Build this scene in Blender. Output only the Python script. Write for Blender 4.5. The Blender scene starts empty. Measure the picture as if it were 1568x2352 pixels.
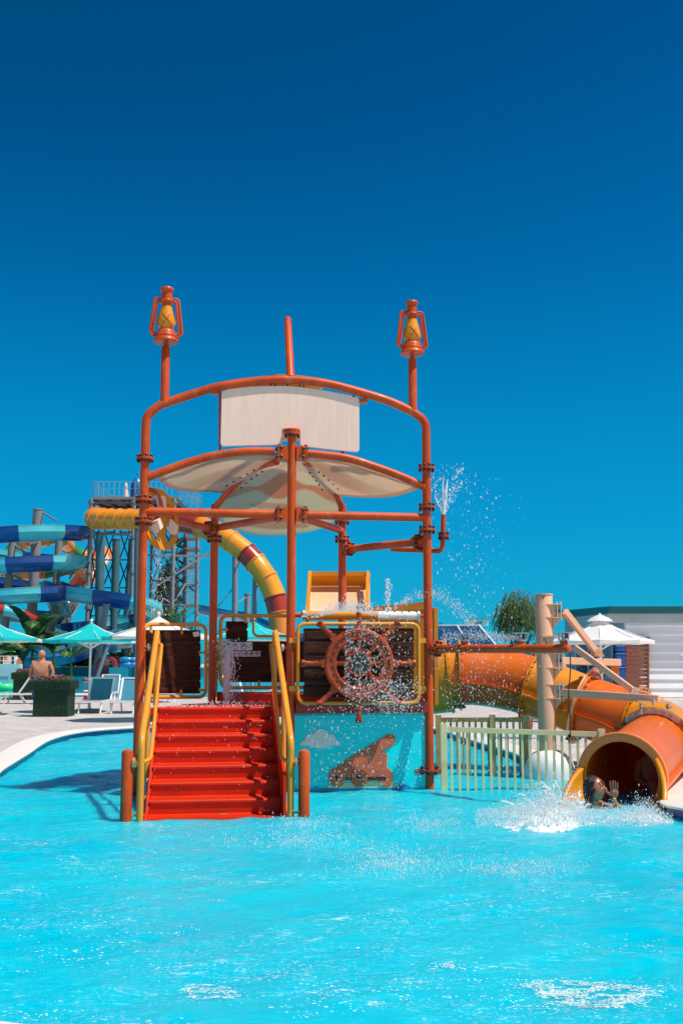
import bpy, bmesh, math, random
from mathutils import Vector, Matrix, noise
R = math.radians
sc = bpy.context.scene
# ------------------------------------------------------------------ camera
FD, HY, HC = 2500.0, 1525.0, 1.5          # focal length / horizon row in units of a 1568 x 2352 frame, eye height
PIT = math.atan((HY - 1176.0) / FD)
cam = bpy.data.cameras.new('camera'); co = bpy.data.objects.new('camera', cam); sc.collection.objects.link(co)
co.location = (0, 0, HC); co.rotation_euler = (math.pi / 2 + PIT, 0, 0)
cam.sensor_fit = 'VERTICAL'; cam.sensor_height = 36.0; cam.lens = FD / 2352.0 * 36.0
cam.clip_start = 0.1; cam.clip_end = 6000.0
sc.camera = co
# ------------------------------------------------------------------ sky and sun
SUN_EL, SUN_AZ = R(63), R(-24)             # azimuth measured from +X towards +Y
w = bpy.data.worlds.new('World'); sc.world = w; w.use_nodes = True
nt = w.node_tree; nt.nodes.clear()
sky = nt.nodes.new('ShaderNodeTexSky'); sky.sky_type = 'NISHITA'; sky.sun_disc = False
sky.sun_elevation = SUN_EL; sky.sun_rotation = math.pi / 2 - SUN_AZ
sky.air_density = 1.0; sky.dust_density = 0.0; sky.ozone_density = 1.0; sky.altitude = 0
def vm(op, a=None, b=None):
    n = nt.nodes.new('ShaderNodeVectorMath'); n.operation = op
    for k, q in enumerate((a, b)):
        if q is None: continue
        if isinstance(q, tuple): n.inputs[k].default_value = q
        else: nt.links.new(q, n.inputs[k])
    return n
s01 = vm('MULTIPLY', sky.outputs[0], (.1, .1, .1)).outputs[0]
cu = nt.nodes.new('ShaderNodeRGBCurve'); nt.links.new(s01, cu.inputs['Color'])   # grade of the clear sky: deep blue above, cyan low down
for ci, pts in enumerate((((0, 0), (.11, .0), (.4, .004), (1, .02)), ((0, 0), (.19, .076), (.236, .122), (.352, .240), (.528, .330), (.715, .395), (1, .46)), ((0, 0), (.2, .09), (.333, .231), (.4, .352), (.524, .53), (.636, .63), (1, .75)))):
    c = cu.mapping.curves[ci]; c.points[0].location = pts[0]; c.points[1].location = pts[-1]
    for p in pts[1:-1]: c.points.new(*p)
cu.mapping.extend = 'HORIZONTAL'; cu.mapping.update()
# sun-side half of the sky, tinted warm as added fill light
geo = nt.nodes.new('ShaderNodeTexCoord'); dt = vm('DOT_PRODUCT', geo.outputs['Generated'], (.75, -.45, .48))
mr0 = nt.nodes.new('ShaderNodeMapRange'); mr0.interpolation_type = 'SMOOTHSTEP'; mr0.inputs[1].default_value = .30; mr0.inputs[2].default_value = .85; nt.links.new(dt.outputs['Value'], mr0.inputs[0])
warm_fill = vm('MULTIPLY', s01, (1.5, 1.12, .80)).outputs[0]
mx = nt.nodes.new('ShaderNodeMix'); mx.data_type = 'RGBA'; nt.links.new(mr0.outputs[0], mx.inputs[0]); nt.links.new(cu.outputs[0], mx.inputs[6]); nt.links.new(warm_fill, mx.inputs[7])
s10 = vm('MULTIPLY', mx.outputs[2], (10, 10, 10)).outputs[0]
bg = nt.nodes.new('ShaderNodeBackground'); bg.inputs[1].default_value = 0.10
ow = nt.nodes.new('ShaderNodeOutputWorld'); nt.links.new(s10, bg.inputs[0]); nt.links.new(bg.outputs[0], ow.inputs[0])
sl = bpy.data.lights.new('sun', 'SUN'); so = bpy.data.objects.new('sun', sl); sc.collection.objects.link(so)
sl.energy = 5.0; sl.angle = R(0.53); sl.color = (1.0, 0.93, 0.83)
sd = Vector((math.cos(SUN_EL) * math.cos(SUN_AZ), math.cos(SUN_EL) * math.sin(SUN_AZ), math.sin(SUN_EL)))
so.rotation_euler = sd.to_track_quat('Z', 'Y').to_euler(); so.location = sd * 50
vs = sc.view_settings; vs.view_transform = 'Standard'; vs.look = 'None'; vs.exposure = 0.0; vs.gamma = 1.0
sc.cycles.max_bounces = 8; sc.cycles.transparent_max_bounces = 8
# ------------------------------------------------------------------ photograph measurements -> world points
cp, sp_ = math.cos(PIT), math.sin(PIT)
def ray(x, y):
    u = (x - 784.0) / FD; v = (y - 1176.0) / FD
    return Vector((u, cp + v * sp_, sp_ - v * cp))
CAM = Vector((0, 0, HC))
def P(x, y, Y):
    d = ray(x, y); return CAM + d * (Y / d.y)
def G(x, y, z=0.0):
    d = ray(x, y); return CAM + d * ((z - HC) / d.z)
def zy(y, Y): return P(784, y, Y).z
def PL(x, y, A, B, off=0.0):              # point on the vertical plane through A and B
    d = ray(x, y); t = (Vector(B) - Vector(A)); n = Vector((-t.y, t.x)).normalized()
    k = (n.x * A[0] + n.y * A[1] + off) / (n.x * d.x + n.y * d.y)
    return CAM + d * k
rnd = random.Random(7)
# ------------------------------------------------------------------ mesh helpers
WT = {}
def V(*a): return Vector(a)
class MB:
    def __init__(s, m=None): s.v = []; s.f = []; s.mi = []; s.mats = []; s.cur = 0; s.flat = False; s.sh = []
    def mat(s, m):
        if m not in s.mats: s.mats.append(m)
        s.cur = s.mats.index(m); return s
    def add(s, vs_, fs, smooth=True):
        n = len(s.v); s.v += [Vector(p) for p in vs_]
        for f in fs: s.f.append([i + n for i in f]); s.mi.append(s.cur); s.sh.append(smooth)
        return s
    def box(s, c, d, M=None):
        c = Vector(c); vs_ = []
        for z in (-.5, .5):
            for x, y in ((-.5, -.5), (.5, -.5), (.5, .5), (-.5, .5)):
                p = Vector((x * d[0], y * d[1], z * d[2]))
                if M is not None: p = M @ p
                vs_.append(c + p)
        return s.add(vs_, [(3, 2, 1, 0), (4, 5, 6, 7), (0, 1, 5, 4), (1, 2, 6, 5), (2, 3, 7, 6), (3, 0, 4, 7)], False)
    def beam(s, a, b, w_, h, up=(0, 0, 1)):
        a = Vector(a); b = Vector(b); z = (b - a); L = z.length; z = z / L
        x = Vector(up).cross(z)
        if x.length < 1e-4: x = Vector((1, 0, 0))
        x.normalize(); y = z.cross(x)
        M = Matrix((x, y, z)).transposed()
        return s.box((a + b) / 2, (w_, h, L), M)
    def tube(s, pts, r, seg=16, caps=True, closed=False):
        pts = [Vector(p) for p in pts]; n = len(pts)
        rr = r if isinstance(r, (list, tuple)) else [r] * n
        tg = []
        for i in range(n):
            if closed: t = pts[(i + 1) % n] - pts[i - 1]
            else: t = pts[min(i + 1, n - 1)] - pts[max(i - 1, 0)]
            tg.append(t.normalized())
        ref = Vector((0, 0, 1)) if abs(tg[0].z) < .9 else Vector((0, 1, 0))
        x = (ref - tg[0] * ref.dot(tg[0])).normalized(); vs_ = []; fs = []
        for i in range(n):
            if i: x = (x - tg[i] * x.dot(tg[i])).normalized()
            y = tg[i].cross(x)
            for k in range(seg):
                a = 2 * math.pi * k / seg
                vs_.append(pts[i] + (x * math.cos(a) + y * math.sin(a)) * rr[i])
        m = n if closed else n - 1
        for i in range(m):
            for k in range(seg):
                a = i * seg + k; b = i * seg + (k + 1) % seg; j = (i + 1) % n
                fs.append((a, b, j * seg + (k + 1) % seg, j * seg + k))
        if caps and not closed:
            fs.append(tuple(range(seg - 1, -1, -1))); fs.append(tuple(range((n - 1) * seg, n * seg)))
        return s.add(vs_, fs)
    def cyl(s, a, b, r, seg=16, r2=None): return s.tube([a, b], [r, r if r2 is None else r2], seg)
    def lathe(s, prof, o=(0, 0, 0), M=None, seg=24, caps=True):
        o = Vector(o); vs_ = []; fs = []; n = len(prof)
        for r_, z in prof:
            for k in range(seg):
                a = 2 * math.pi * k / seg; p = Vector((r_ * math.cos(a), r_ * math.sin(a), z))
                if M is not None: p = M @ p
                vs_.append(o + p)
        for i in range(n - 1):
            for k in range(seg):
                k2 = (k + 1) % seg; fs.append((i * seg + k, i * seg + k2, (i + 1) * seg + k2, (i + 1) * seg + k))
        if caps: fs.append(tuple(range(seg - 1, -1, -1))); fs.append(tuple(range((n - 1) * seg, n * seg)))
        return s.add(vs_, fs)
    def prism(s, poly, off):
        poly = [Vector(p) for p in poly]; off = Vector(off); n = len(poly)
        fs = [tuple(range(n)), tuple(range(2 * n - 1, n - 1, -1))]
        for i in range(n): fs.append((i, i + n, (i + 1) % n + n, (i + 1) % n))
        return s.add(poly + [p + off for p in poly], fs, False)
    def sphere(s, c, r, seg=14, rings=8, sc_=(1, 1, 1), M=None):
        prof = []
        c = Vector(c); vs_ = []; fs = []
        for i in range(1, rings):
            th = math.pi * i / rings
            for k in range(seg):
                a = 2 * math.pi * k / seg
                p = Vector((math.sin(th) * math.cos(a) * sc_[0], math.sin(th) * math.sin(a) * sc_[1], math.cos(th) * sc_[2])) * r
                vs_.append(c + (M @ p if M is not None else p))
        t = Vector((0, 0, sc_[2] * r)); t = M @ t if M is not None else t
        vs_.append(c + t); vs_.append(c - t); T = len(vs_) - 2
        for i in range(rings - 2):
            for k in range(seg):
                k2 = (k + 1) % seg; fs.append((i * seg + k, (i + 1) * seg + k, (i + 1) * seg + k2, i * seg + k2))
        for k in range(seg):
            k2 = (k + 1) % seg; fs.append((T, k, k2)); fs.append((T + 1, (rings - 2) * seg + k2, (rings - 2) * seg + k))
        return s.add(vs_, fs)
    def octa(s, c, r, sc_=(1, 1, 1)):
        c = Vector(c); a, b, d = r * sc_[0], r * sc_[1], r * sc_[2]
        return s.add([c + V(a, 0, 0), c + V(0, b, 0), c - V(a, 0, 0), c - V(0, b, 0), c + V(0, 0, d), c - V(0, 0, d)],
                     [(0, 1, 4), (1, 2, 4), (2, 3, 4), (3, 0, 4), (1, 0, 5), (2, 1, 5), (3, 2, 5), (0, 3, 5)])
    def torus(s, c, Rm, r, M=None, seg=40, sg=12):
        c = Vector(c); pts = []
        for k in range(seg):
            a = 2 * math.pi * k / seg; p = V(math.cos(a) * Rm, math.sin(a) * Rm, 0)
            pts.append(c + (M @ p if M is not None else p))
        return s.tube(pts, r, sg, closed=True)
    def build(s, name, m, parent=None, ang=35, loc=None):
        off = WT[parent.name] if parent is not None else (Vector(loc) if loc is not None else Vector((0, 0, 0)))
        me = bpy.data.meshes.new(name)
        me.from_pydata([tuple(p - off) for p in s.v], [], s.f)
        mats = s.mats if s.mats else [m]
        if s.mats and m is not None and False: pass
        for q in mats: me.materials.append(q)
        me.polygons.foreach_set('material_index', s.mi)
        me.polygons.foreach_set('use_smooth', s.sh)
        me.update()
        bm = bmesh.new(); bm.from_mesh(me); bmesh.ops.recalc_face_normals(bm, faces=bm.faces) if len(s.f) < 60000 else None
        bm.to_mesh(me); bm.free()
        if any(s.sh): me.set_sharp_from_angle(angle=R(ang))
        o = bpy.data.objects.new(name, me); sc.collection.objects.link(o)
        if parent is not None: o.parent = parent; WT[o.name] = off.copy()
        else: o.location = off; WT[o.name] = off.copy()
        return o
def tag(o, label=None, cat=None, group=None, kind=None):
    if label: o['label'] = label
    if cat: o['category'] = cat
    if group: o['group'] = group
    if kind: o['kind'] = kind
    return o
def thing(name, loc, label, cat, group=None, kind=None):
    o = bpy.data.objects.new(name, None); sc.collection.objects.link(o); o.location = loc; o.empty_display_size = .2
    WT[o.name] = Vector(loc); return tag(o, label, cat, group, kind)
def dup(root, loc, rz=0.0, label=None, sc_=1.0):
    def cp_(o, par):
        c = o.copy(); sc.collection.objects.link(c); c.parent = par
        for ch in list(o.children): cp_(ch, c)
        return c
    kids = list(root.children); r = root.copy(); sc.collection.objects.link(r)
    r.location = loc; r.rotation_euler = (0, 0, rz); r.scale = (sc_, sc_, sc_)
    for ch in kids: cp_(ch, r)
    if label: r['label'] = label
    WT[r.name] = Vector(loc)
    return r
def fillet(pts, rad, n=6):
    pts = [Vector(p) for p in pts]; out = [pts[0]]
    for i in range(1, len(pts) - 1):
        a, b, c = pts[i - 1], pts[i], pts[i + 1]
        r_ = rad[i - 1] if isinstance(rad, (list, tuple)) else rad
        d1 = (a - b); d2 = (c - b); q = min(r_, d1.length * .49, d2.length * .49)
        p1 = b + d1.normalized() * q; p2 = b + d2.normalized() * q
        for k in range(n + 1):
            t = k / n; out.append(p1 * (1 - t) ** 2 + b * 2 * t * (1 - t) + p2 * t * t)
    out.append(pts[-1]); return out
def spline(pts, n=8):
    pts = [Vector(p) for p in pts]; out = []
    for i in range(len(pts) - 1):
        p0 = pts[max(i - 1, 0)]; p1 = pts[i]; p2 = pts[i + 1]; p3 = pts[min(i + 2, len(pts) - 1)]
        for k in range(n):
            t = k / n
            out.append(.5 * ((2 * p1) + (p2 - p0) * t + (2 * p0 - 5 * p1 + 4 * p2 - p3) * t * t + (3 * p1 - p0 - 3 * p2 + p3) * t ** 3))
    out.append(pts[-1]); return out
def rrect(x0, y0, x1, y1, r, n=5):
    out = []
    for cx, cy, a0 in ((x1 - r, y0 + r, -90), (x1 - r, y1 - r, 0), (x0 + r, y1 - r, 90), (x0 + r, y0 + r, 180)):
        for k in range(n + 1):
            a = R(a0 + 90 * k / n); out.append((cx + r * math.cos(a), cy + r * math.sin(a)))
    return out
# ------------------------------------------------------------------ materials
def mat(name, col, rough=.5, var=.12, vs_=6.0, bump=0.0, bs=40.0, metal=0.0, coat=0.0, spec=.5, trans=0.0, dirt=None, ds=3.0, da=.5, stretch=(1, 1, 1), attr=None):
    m = bpy.data.materials.new(name); m.use_nodes = True; t = m.node_tree; b = t.nodes['Principled BSDF']
    b.inputs['Roughness'].default_value = rough; b.inputs['Metallic'].default_value = metal
    b.inputs['Coat Weight'].default_value = coat; b.inputs['Coat Roughness'].default_value = .08
    b.inputs['Specular IOR Level'].default_value = spec
    tc = t.nodes.new('ShaderNodeTexCoord'); mp = t.nodes.new('ShaderNodeMapping'); mp.inputs['Scale'].default_value = stretch
    t.links.new(tc.outputs['Object'], mp.inputs[0])
    nz = t.nodes.new('ShaderNodeTexNoise'); nz.inputs['Scale'].default_value = vs_; nz.inputs['Detail'].default_value = 6
    t.links.new(mp.outputs[0], nz.inputs['Vector'])
    cr = t.nodes.new('ShaderNodeValToRGB')
    lo = [c * (1 - var) for c in col]; hi = [min(1, c * (1 + var)) for c in col]
    cr.color_ramp.elements[0].position = .3; cr.color_ramp.elements[1].position = .7
    cr.color_ramp.elements[0].color = (*lo, 1); cr.color_ramp.elements[1].color = (*hi, 1)
    t.links.new(nz.outputs['Fac'], cr.inputs[0]); out = cr.outputs[0]
    if attr:
        at = t.nodes.new('ShaderNodeAttribute'); at.attribute_name = attr
        mm = t.nodes.new('ShaderNodeMix'); mm.data_type = 'RGBA'; mm.blend_type = 'MULTIPLY'; mm.inputs[0].default_value = 1
        t.links.new(out, mm.inputs[6]); t.links.new(at.outputs['Color'], mm.inputs[7]); out = mm.outputs[2]
    if dirt:
        n2 = t.nodes.new('ShaderNodeTexNoise'); n2.inputs['Scale'].default_value = ds; n2.inputs['Detail'].default_value = 8; n2.inputs['Roughness'].default_value = .7
        t.links.new(mp.outputs[0], n2.inputs['Vector'])
        r2 = t.nodes.new('ShaderNodeMapRange'); r2.inputs[1].default_value = .52; r2.inputs[2].default_value = .72; r2.inputs[4].default_value = da
        t.links.new(n2.outputs['Fac'], r2.inputs[0])
        mm = t.nodes.new('ShaderNodeMix'); mm.data_type = 'RGBA'; t.links.new(r2.outputs[0], mm.inputs[0])
        t.links.new(out, mm.inputs[6]); mm.inputs[7].default_value = (*dirt, 1); out = mm.outputs[2]
    t.links.new(out, b.inputs['Base Color'])
    if bump:
        n3 = t.nodes.new('ShaderNodeTexNoise'); n3.inputs['Scale'].default_value = bs; n3.inputs['Detail'].default_value = 4
        t.links.new(mp.outputs[0], n3.inputs['Vector'])
        bp = t.nodes.new('ShaderNodeBump'); bp.inputs['Strength'].default_value = bump; bp.inputs['Distance'].default_value = .02
        t.links.new(n3.outputs['Fac'], bp.inputs['Height']); t.links.new(bp.outputs[0], b.inputs['Normal'])
    if trans:
        tr = t.nodes.new('ShaderNodeBsdfTranslucent'); t.links.new(out, tr.inputs[0]); ms = t.nodes.new('ShaderNodeMixShader')
        ms.inputs[0].default_value = trans; o = t.nodes['Material Output']
        t.links.new(b.outputs[0], ms.inputs[1]); t.links.new(tr.outputs[0], ms.inputs[2]); t.links.new(ms.outputs[0], o.inputs[0])
    return m
OR = mat('orange_pipe_paint', (.56, .070, .009), .42, .22, 3, .03, 60, coat=.04, spec=.3, dirt=(.66, .20, .09), ds=9, da=.6, stretch=(1, 1, .35))
ORD = mat('rust_red_paint', (.42, .06, .03), .4, .2, 4, .05, 60, coat=.2, dirt=(.35, .1, .07), ds=6)
RED = mat('red_fibreglass', (.60, .024, .002), .45, .10, 2.5, .015, 60, coat=.05, spec=.25, dirt=(.68, .05, .006), ds=3.5, da=.4)
DRED = mat('dark_red_paint', (.33, .018, .015), .4, .2, 5)
YEL = mat('yellow_rail_paint', (.80, .31, .025), .35, .1, 4, .04, 60, coat=.1, dirt=(.76, .27, .03), ds=6, da=.4)
YFG = mat('yellow_fibreglass', (.78, .30, .016), .34, .1, 2, .02, 30, coat=.15, spec=.35, dirt=(.75, .30, .04), ds=4, trans=.10)
OFG = mat('orange_fibreglass', (.74, .145, .010), .34, .1, 2, .02, 30, coat=.15, spec=.35, dirt=(.80, .22, .03), ds=1.6, da=.6, trans=.12)
BOLT = mat('dark_bolt_plastic', (.02, .018, .02), .35, .2)
STEEL = mat('grey_steel', (.42, .43, .45), .4, .2, 8, metal=.5)
CHROME = mat('metal_bracket', (.6, .6, .58), .3, .2, 8, metal=.8)
CREAM = mat('cream_board', (.92, .65, .54), .5, .05, 3, .02, 100, dirt=(.88, .60, .49), ds=2, da=.4, stretch=(8, 8, .6))
CANV = mat('canopy_fibreglass', (1, 1, 1), .45, .04, 3, .03, 30, trans=.5, attr='paint', coat=.1)
WOODD = mat('dark_plank', (.052, .016, .008), .6, .5, 2.5, .5, 14, dirt=(.13, .05, .03), ds=4, da=.7, stretch=(1, 1, 7), spec=.15)
WHEEL = mat('wheel_salmon_paint', (.40, .062, .022), .45, .15, 6, .12, 40, coat=.04, spec=.25, dirt=(.52, .13, .07), ds=9, da=.4)
CYANP = mat('cyan_panel', (.0, .76, .84), .4, .05, 2, .02, 40, coat=.05, spec=.25, dirt=(.02, .68, .76), ds=2, da=.4)
BLUEP = mat('blue_wave_paint', (.0, .26, .52), .4, .2, 6)
WHITE = mat('white_paint', (.80, .80, .79), .4, .04, 5)
WHITEP = mat('white_plastic', (.82, .82, .82), .35, .04, 6, coat=.2)
FENC = mat('pale_yellow_fence_paint', (.86, .72, .38), .4, .15, 5, .05, 50, coat=.2, dirt=(.66, .60, .32), ds=5, da=.4)
FENB = mat('shaded_cream_fence', (.50, .30, .11), .45, .2, 5)  # brownish cream with shade darkened into the colour
PEACH = mat('peach_column_paint', (.84, .47, .30), .42, .08, 2, .04, 50, coat=.15, dirt=(.76, .43, .28), ds=3, stretch=(1, 1, .4))
DROP = mat('water_drops', (.96, .98, 1.0), .2, .02, spec=.8, trans=.25)
FOAM = mat('white_foam', (.90, .95, .97), .5, .06, 20, .6, 30, trans=.2)
GRASSY = mat('artificial_turf', (.012, .055, .028), .8, .6, 40, 1.0, 90)
FLOW = mat('pink_flower', (.35, .02, .10), .6, .4, 30)
GRANITE = mat('coping_stone', (.74, .66, .60), .55, .06, 4, .1, 60)
TEAL = mat('teal_canvas', (.0, .60, .62), .7, .06, 5, .1, 60, trans=.3)
WCAN = mat('white_canvas', (.84, .84, .84), .7, .04, 5, .1, 60, trans=.3)
MESHB = mat('blue_lounger_mesh', (.03, .22, .33), .7, .15, 30, .3, 200)
SKIN = mat('skin', (.50, .22, .13), .45, .12, 12, .05, 60)
SKINB = mat('wet_tanned_skin', (.44, .16, .085), .3, .12, 12, .05, 60, coat=.3)
HAIR = mat('black_hair', (.012, .010, .012), .35, .5, 40, .6, 120)
GHAIR = mat('grey_hair', (.4, .37, .34), .7, .3, 60)
SHORT = mat('blue_swim_shorts', (.04, .18, .55), .7, .15, 12, .3, 30)
CONC = mat('grey_concrete', (.27, .27, .30), .8, .12, 1.2, .2, 10, dirt=(.25, .25, .26), ds=.6)
GREYS = mat('painted_grey_steel', (.22, .24, .28), .5, .15, 2)
DARKS = mat('dark_steel', (.06, .07, .08), .5, .3, 2)
NAVY = mat('navy_flume', (.006, .07, .30), .3, .1, .6, coat=.3)
LCY = mat('light_cyan_flume', (.08, .58, .68), .25, .08, .6, coat=.5)
MBL = mat('mid_blue_flume', (.01, .20, .42), .25, .08, .6, coat=.5)
BYEL = mat('far_yellow_tube', (.95, .32, .018), .3, .08, .5, coat=.4)
BRED = mat('far_red_tube', (.40, .03, .015), .3, .1, .5, coat=.4)
BORG = mat('far_orange_tube', (.80, .24, .03), .3, .1, .5, coat=.4)
BGRN = mat('far_green_tube', (.03, .28, .12), .3, .1, .5, coat=.4)
BWHT = mat('far_white_flume', (.75, .72, .68), .35, .06, .5)
# ------------------------------------------------------------------ water, ground, coping
def wave(x, y):
    h = 0
    for a, fx, fy, ph in ((.006, 2.1, 3.3, 0), (.005, -3.3, 4.7, 1.3), (.004, 6.1, 7.9, 2.1), (.003, -9.3, 12.1, .4), (.0022, 15, 19, 3.0), (.0018, -21, 27, 1.0)):
        h += a * math.sin(fx * x + fy * y + ph + 1.7 * math.sin(.7 * x * a * 90 + .45 * y))
    return h + .010 * noise.noise(V(x * 2.4, y * 4.2, 0)) + .006 * noise.noise(V(x * 6, y * 11, 5))
def water_mat():
    m = bpy.data.materials.new('pool_water'); m.use_nodes = True; t = m.node_tree; b = t.nodes['Principled BSDF']
    b.inputs['Roughness'].default_value = .12; b.inputs['Subsurface Weight'].default_value = .75; b.inputs['Subsurface Radius'].default_value = (.1, .8, 1.0); b.inputs['Subsurface Scale'].default_value = .45; b.inputs['Specular IOR Level'].default_value = .22; b.inputs['IOR'].default_value = 1.33
    tc = t.nodes.new('ShaderNodeTexCoord')
    def nz(scale, st=(1, 1, 1), det=5, ro=.55, dist=0.0):
        mp = t.nodes.new('ShaderNodeMapping'); mp.inputs['Scale'].default_value = st; t.links.new(tc.outputs['Object'], mp.inputs[0])
        n = t.nodes.new('ShaderNodeTexNoise'); n.inputs['Scale'].default_value = scale; n.inputs['Detail'].default_value = det
        n.inputs['Roughness'].default_value = ro; n.inputs['Distortion'].default_value = dist
        t.links.new(mp.outputs[0], n.inputs['Vector']); return n.outputs['Fac']
    cr = t.nodes.new('ShaderNodeValToRGB'); e = cr.color_ramp.elements
    e[0].position = .30; e[0].color = (0, .42, .63, 1); e[1].position = .68; e[1].color = (0, .56, .71, 1)
    add = t.nodes.new('ShaderNodeMath'); add.operation = 'MULTIPLY_ADD'
    t.links.new(nz(.35, (1, 1.4, 1), 3), add.inputs[0]); add.inputs[1].default_value = .6
    mu = t.nodes.new('ShaderNodeMath'); mu.operation = 'MULTIPLY'; t.links.new(nz(5, (1, 2.6, 1), 6, .6, .6), mu.inputs[0]); mu.inputs[1].default_value = .4
    t.links.new(mu.outputs[0], add.inputs[2]); t.links.new(add.outputs[0], cr.inputs[0])
    # broken flecks of foam at two sizes, in drifting groups
    def step(f, a, b_, hi=1.0):
        mr = t.nodes.new('ShaderNodeMapRange'); mr.inputs[1].default_value = a; mr.inputs[2].default_value = b_; mr.inputs[4].default_value = hi; t.links.new(f, mr.inputs[0]); return mr.outputs[0]
    def mul(a, b_, op='MULTIPLY'):
        m_ = t.nodes.new('ShaderNodeMath'); m_.operation = op; t.links.new(a, m_.inputs[0]); t.links.new(b_, m_.inputs[1]); return m_.outputs[0]
    grp = step(nz(.9, (1, 1.3, 1), 4), .40, .60); grp2 = step(nz(2.6, (1, 1.8, 1), 4), .44, .60)
    fl1 = mul(mul(step(nz(9, (1, 2.0, 1), 12, .78, 1.6), .555, .61, .8), grp), grp2); fl2 = mul(step(nz(34, (1, 1.7, 1), 6, .75, .8), .585, .64, .6), grp)
    class _m: outputs = [mul(fl1, fl2, 'MAXIMUM')]
    mm = _m
    mx_ = t.nodes.new('ShaderNodeMix'); mx_.data_type = 'RGBA'; t.links.new(mm.outputs[0], mx_.inputs[0]); t.links.new(cr.outputs[0], mx_.inputs[6]); mx_.inputs[7].default_value = (.75, .9, .9, 1)
    t.links.new(mx_.outputs[2], b.inputs['Base Color'])
    bp = t.nodes.new('ShaderNodeBump'); bp.inputs['Strength'].default_value = .42; bp.inputs['Distance'].default_value = .05
    t.links.new(nz(9, (1, 2.2, 1), 6, .6, .5), bp.inputs['Height']); t.links.new(bp.outputs[0], b.inputs['Normal'])
    return m
WAT = water_mat()
def grid(x0, x1, y0, y1, nx, ny, fz):
    vs_ = []; fs = []
    for j in range(ny + 1):
        y = y0 * (y1 / y0) ** (j / ny)
        for i in range(nx + 1):
            x = x0 + (x1 - x0) * i / nx; vs_.append((x, y, fz(x, y)))
    for j in range(ny):
        for i in range(nx):
            a = j * (nx + 1) + i; fs.append((a, a + 1, a + nx + 2, a + nx + 1))
    return vs_, fs
vs_, fs = grid(-7.5, 7.5, 3.6, 27, 330, 420, wave)
me = bpy.data.meshes.new('pool_water'); me.from_pydata(vs_, [], fs); me.materials.append(WAT)
me.polygons.foreach_set('use_smooth', [True] * len(fs))
o = bpy.data.objects.new('pool_water', me); sc.collection.objects.link(o); tag(o, 'turquoise pool water around the orange play structure', 'water', kind='structure')
PZ = .10
inner = [G(x, y, 0).xy for x, y in ((-60, 1835), (0, 1788), (60, 1748), (115, 1712), (191, 1693), (307, 1683))]
inner += [G(x, y, 0).xy for x, y in ((480, 1677), (660, 1675), (850, 1678), (994, 1685), (1027, 1693), (1091, 1715), (1183, 1745), (1270, 1785), (1380, 1788), (1480, 1792), (1545, 1815), (1530, 1852), (1578, 1884))]
inner += [Vector((5.0, 9.6)), Vector((6.3, 8)), Vector((6.3, 6)), Vector((4.5, 4.4)), Vector((2.5, 3.75)), Vector((.6, 3.82)), Vector((-.5, 4.10)), G(0, 2347, .125).xy, Vector((-2.7, 4.85)), Vector((-4.2, 7.2)), Vector((-5.0, 10.2))]
# smooth closed outline
def closed_spline(pts, n=5):
    out = []; N = len(pts)
    for i in range(N):
        p0, p1, p2, p3 = pts[i - 1], pts[i], pts[(i + 1) % N], pts[(i + 2) % N]
        for k in range(n):
            t = k / n
            out.append(.5 * ((2 * p1) + (p2 - p0) * t + (2 * p0 - 5 * p1 + 4 * p2 - p3) * t * t + (3 * p1 - p0 - 3 * p2 + p3) * t ** 3))
    return out
ring = closed_spline(inner); N = len(ring)
def offset(rg, d):
    out = []
    for i in range(len(rg)):
        t = (rg[(i + 1) % len(rg)] - rg[i - 1]).normalized(); out.append(rg[i] + Vector((-t.y, t.x)) * d)
    return out
CWID = .42
outer = offset(ring, CWID)
if sum((outer[i] - Vector((-.8, 14))).length for i in range(N)) < sum((ring[i] - Vector((-.8, 14))).length for i in range(N)): outer = offset(ring, -CWID); SGN = -1
else: SGN = 1
mb = MB()
vs_ = []; fs = []
prof = [(0.02, -.5), (0.02, PZ - .02), (-.03, PZ - .012), (-.04, PZ + .012), (-.02, PZ + .022), (CWID, PZ + .022), (CWID, PZ - .05)]
rings = [offset(ring, SGN * d) for d, z in prof]
for i in range(N):
    for (d, z), rg in zip(prof, rings): vs_.append((rg[i].x, rg[i].y, z))
K = len(prof)
for i in range(N):
    for k in range(K - 1):
        j = (i + 1) % N; fs.append((i * K + k, i * K + k + 1, j * K + k + 1, j * K + k))
def coping_mat():
    m = mat('pool_coping', (.78, .72, .68), .5, .06, 3, .1, 40, dirt=(.6, .52, .46), ds=3, da=.3); return m
mb.mat(coping_mat()).add(vs_, fs); mb.mi = [0] * len(mb.mi)
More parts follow.
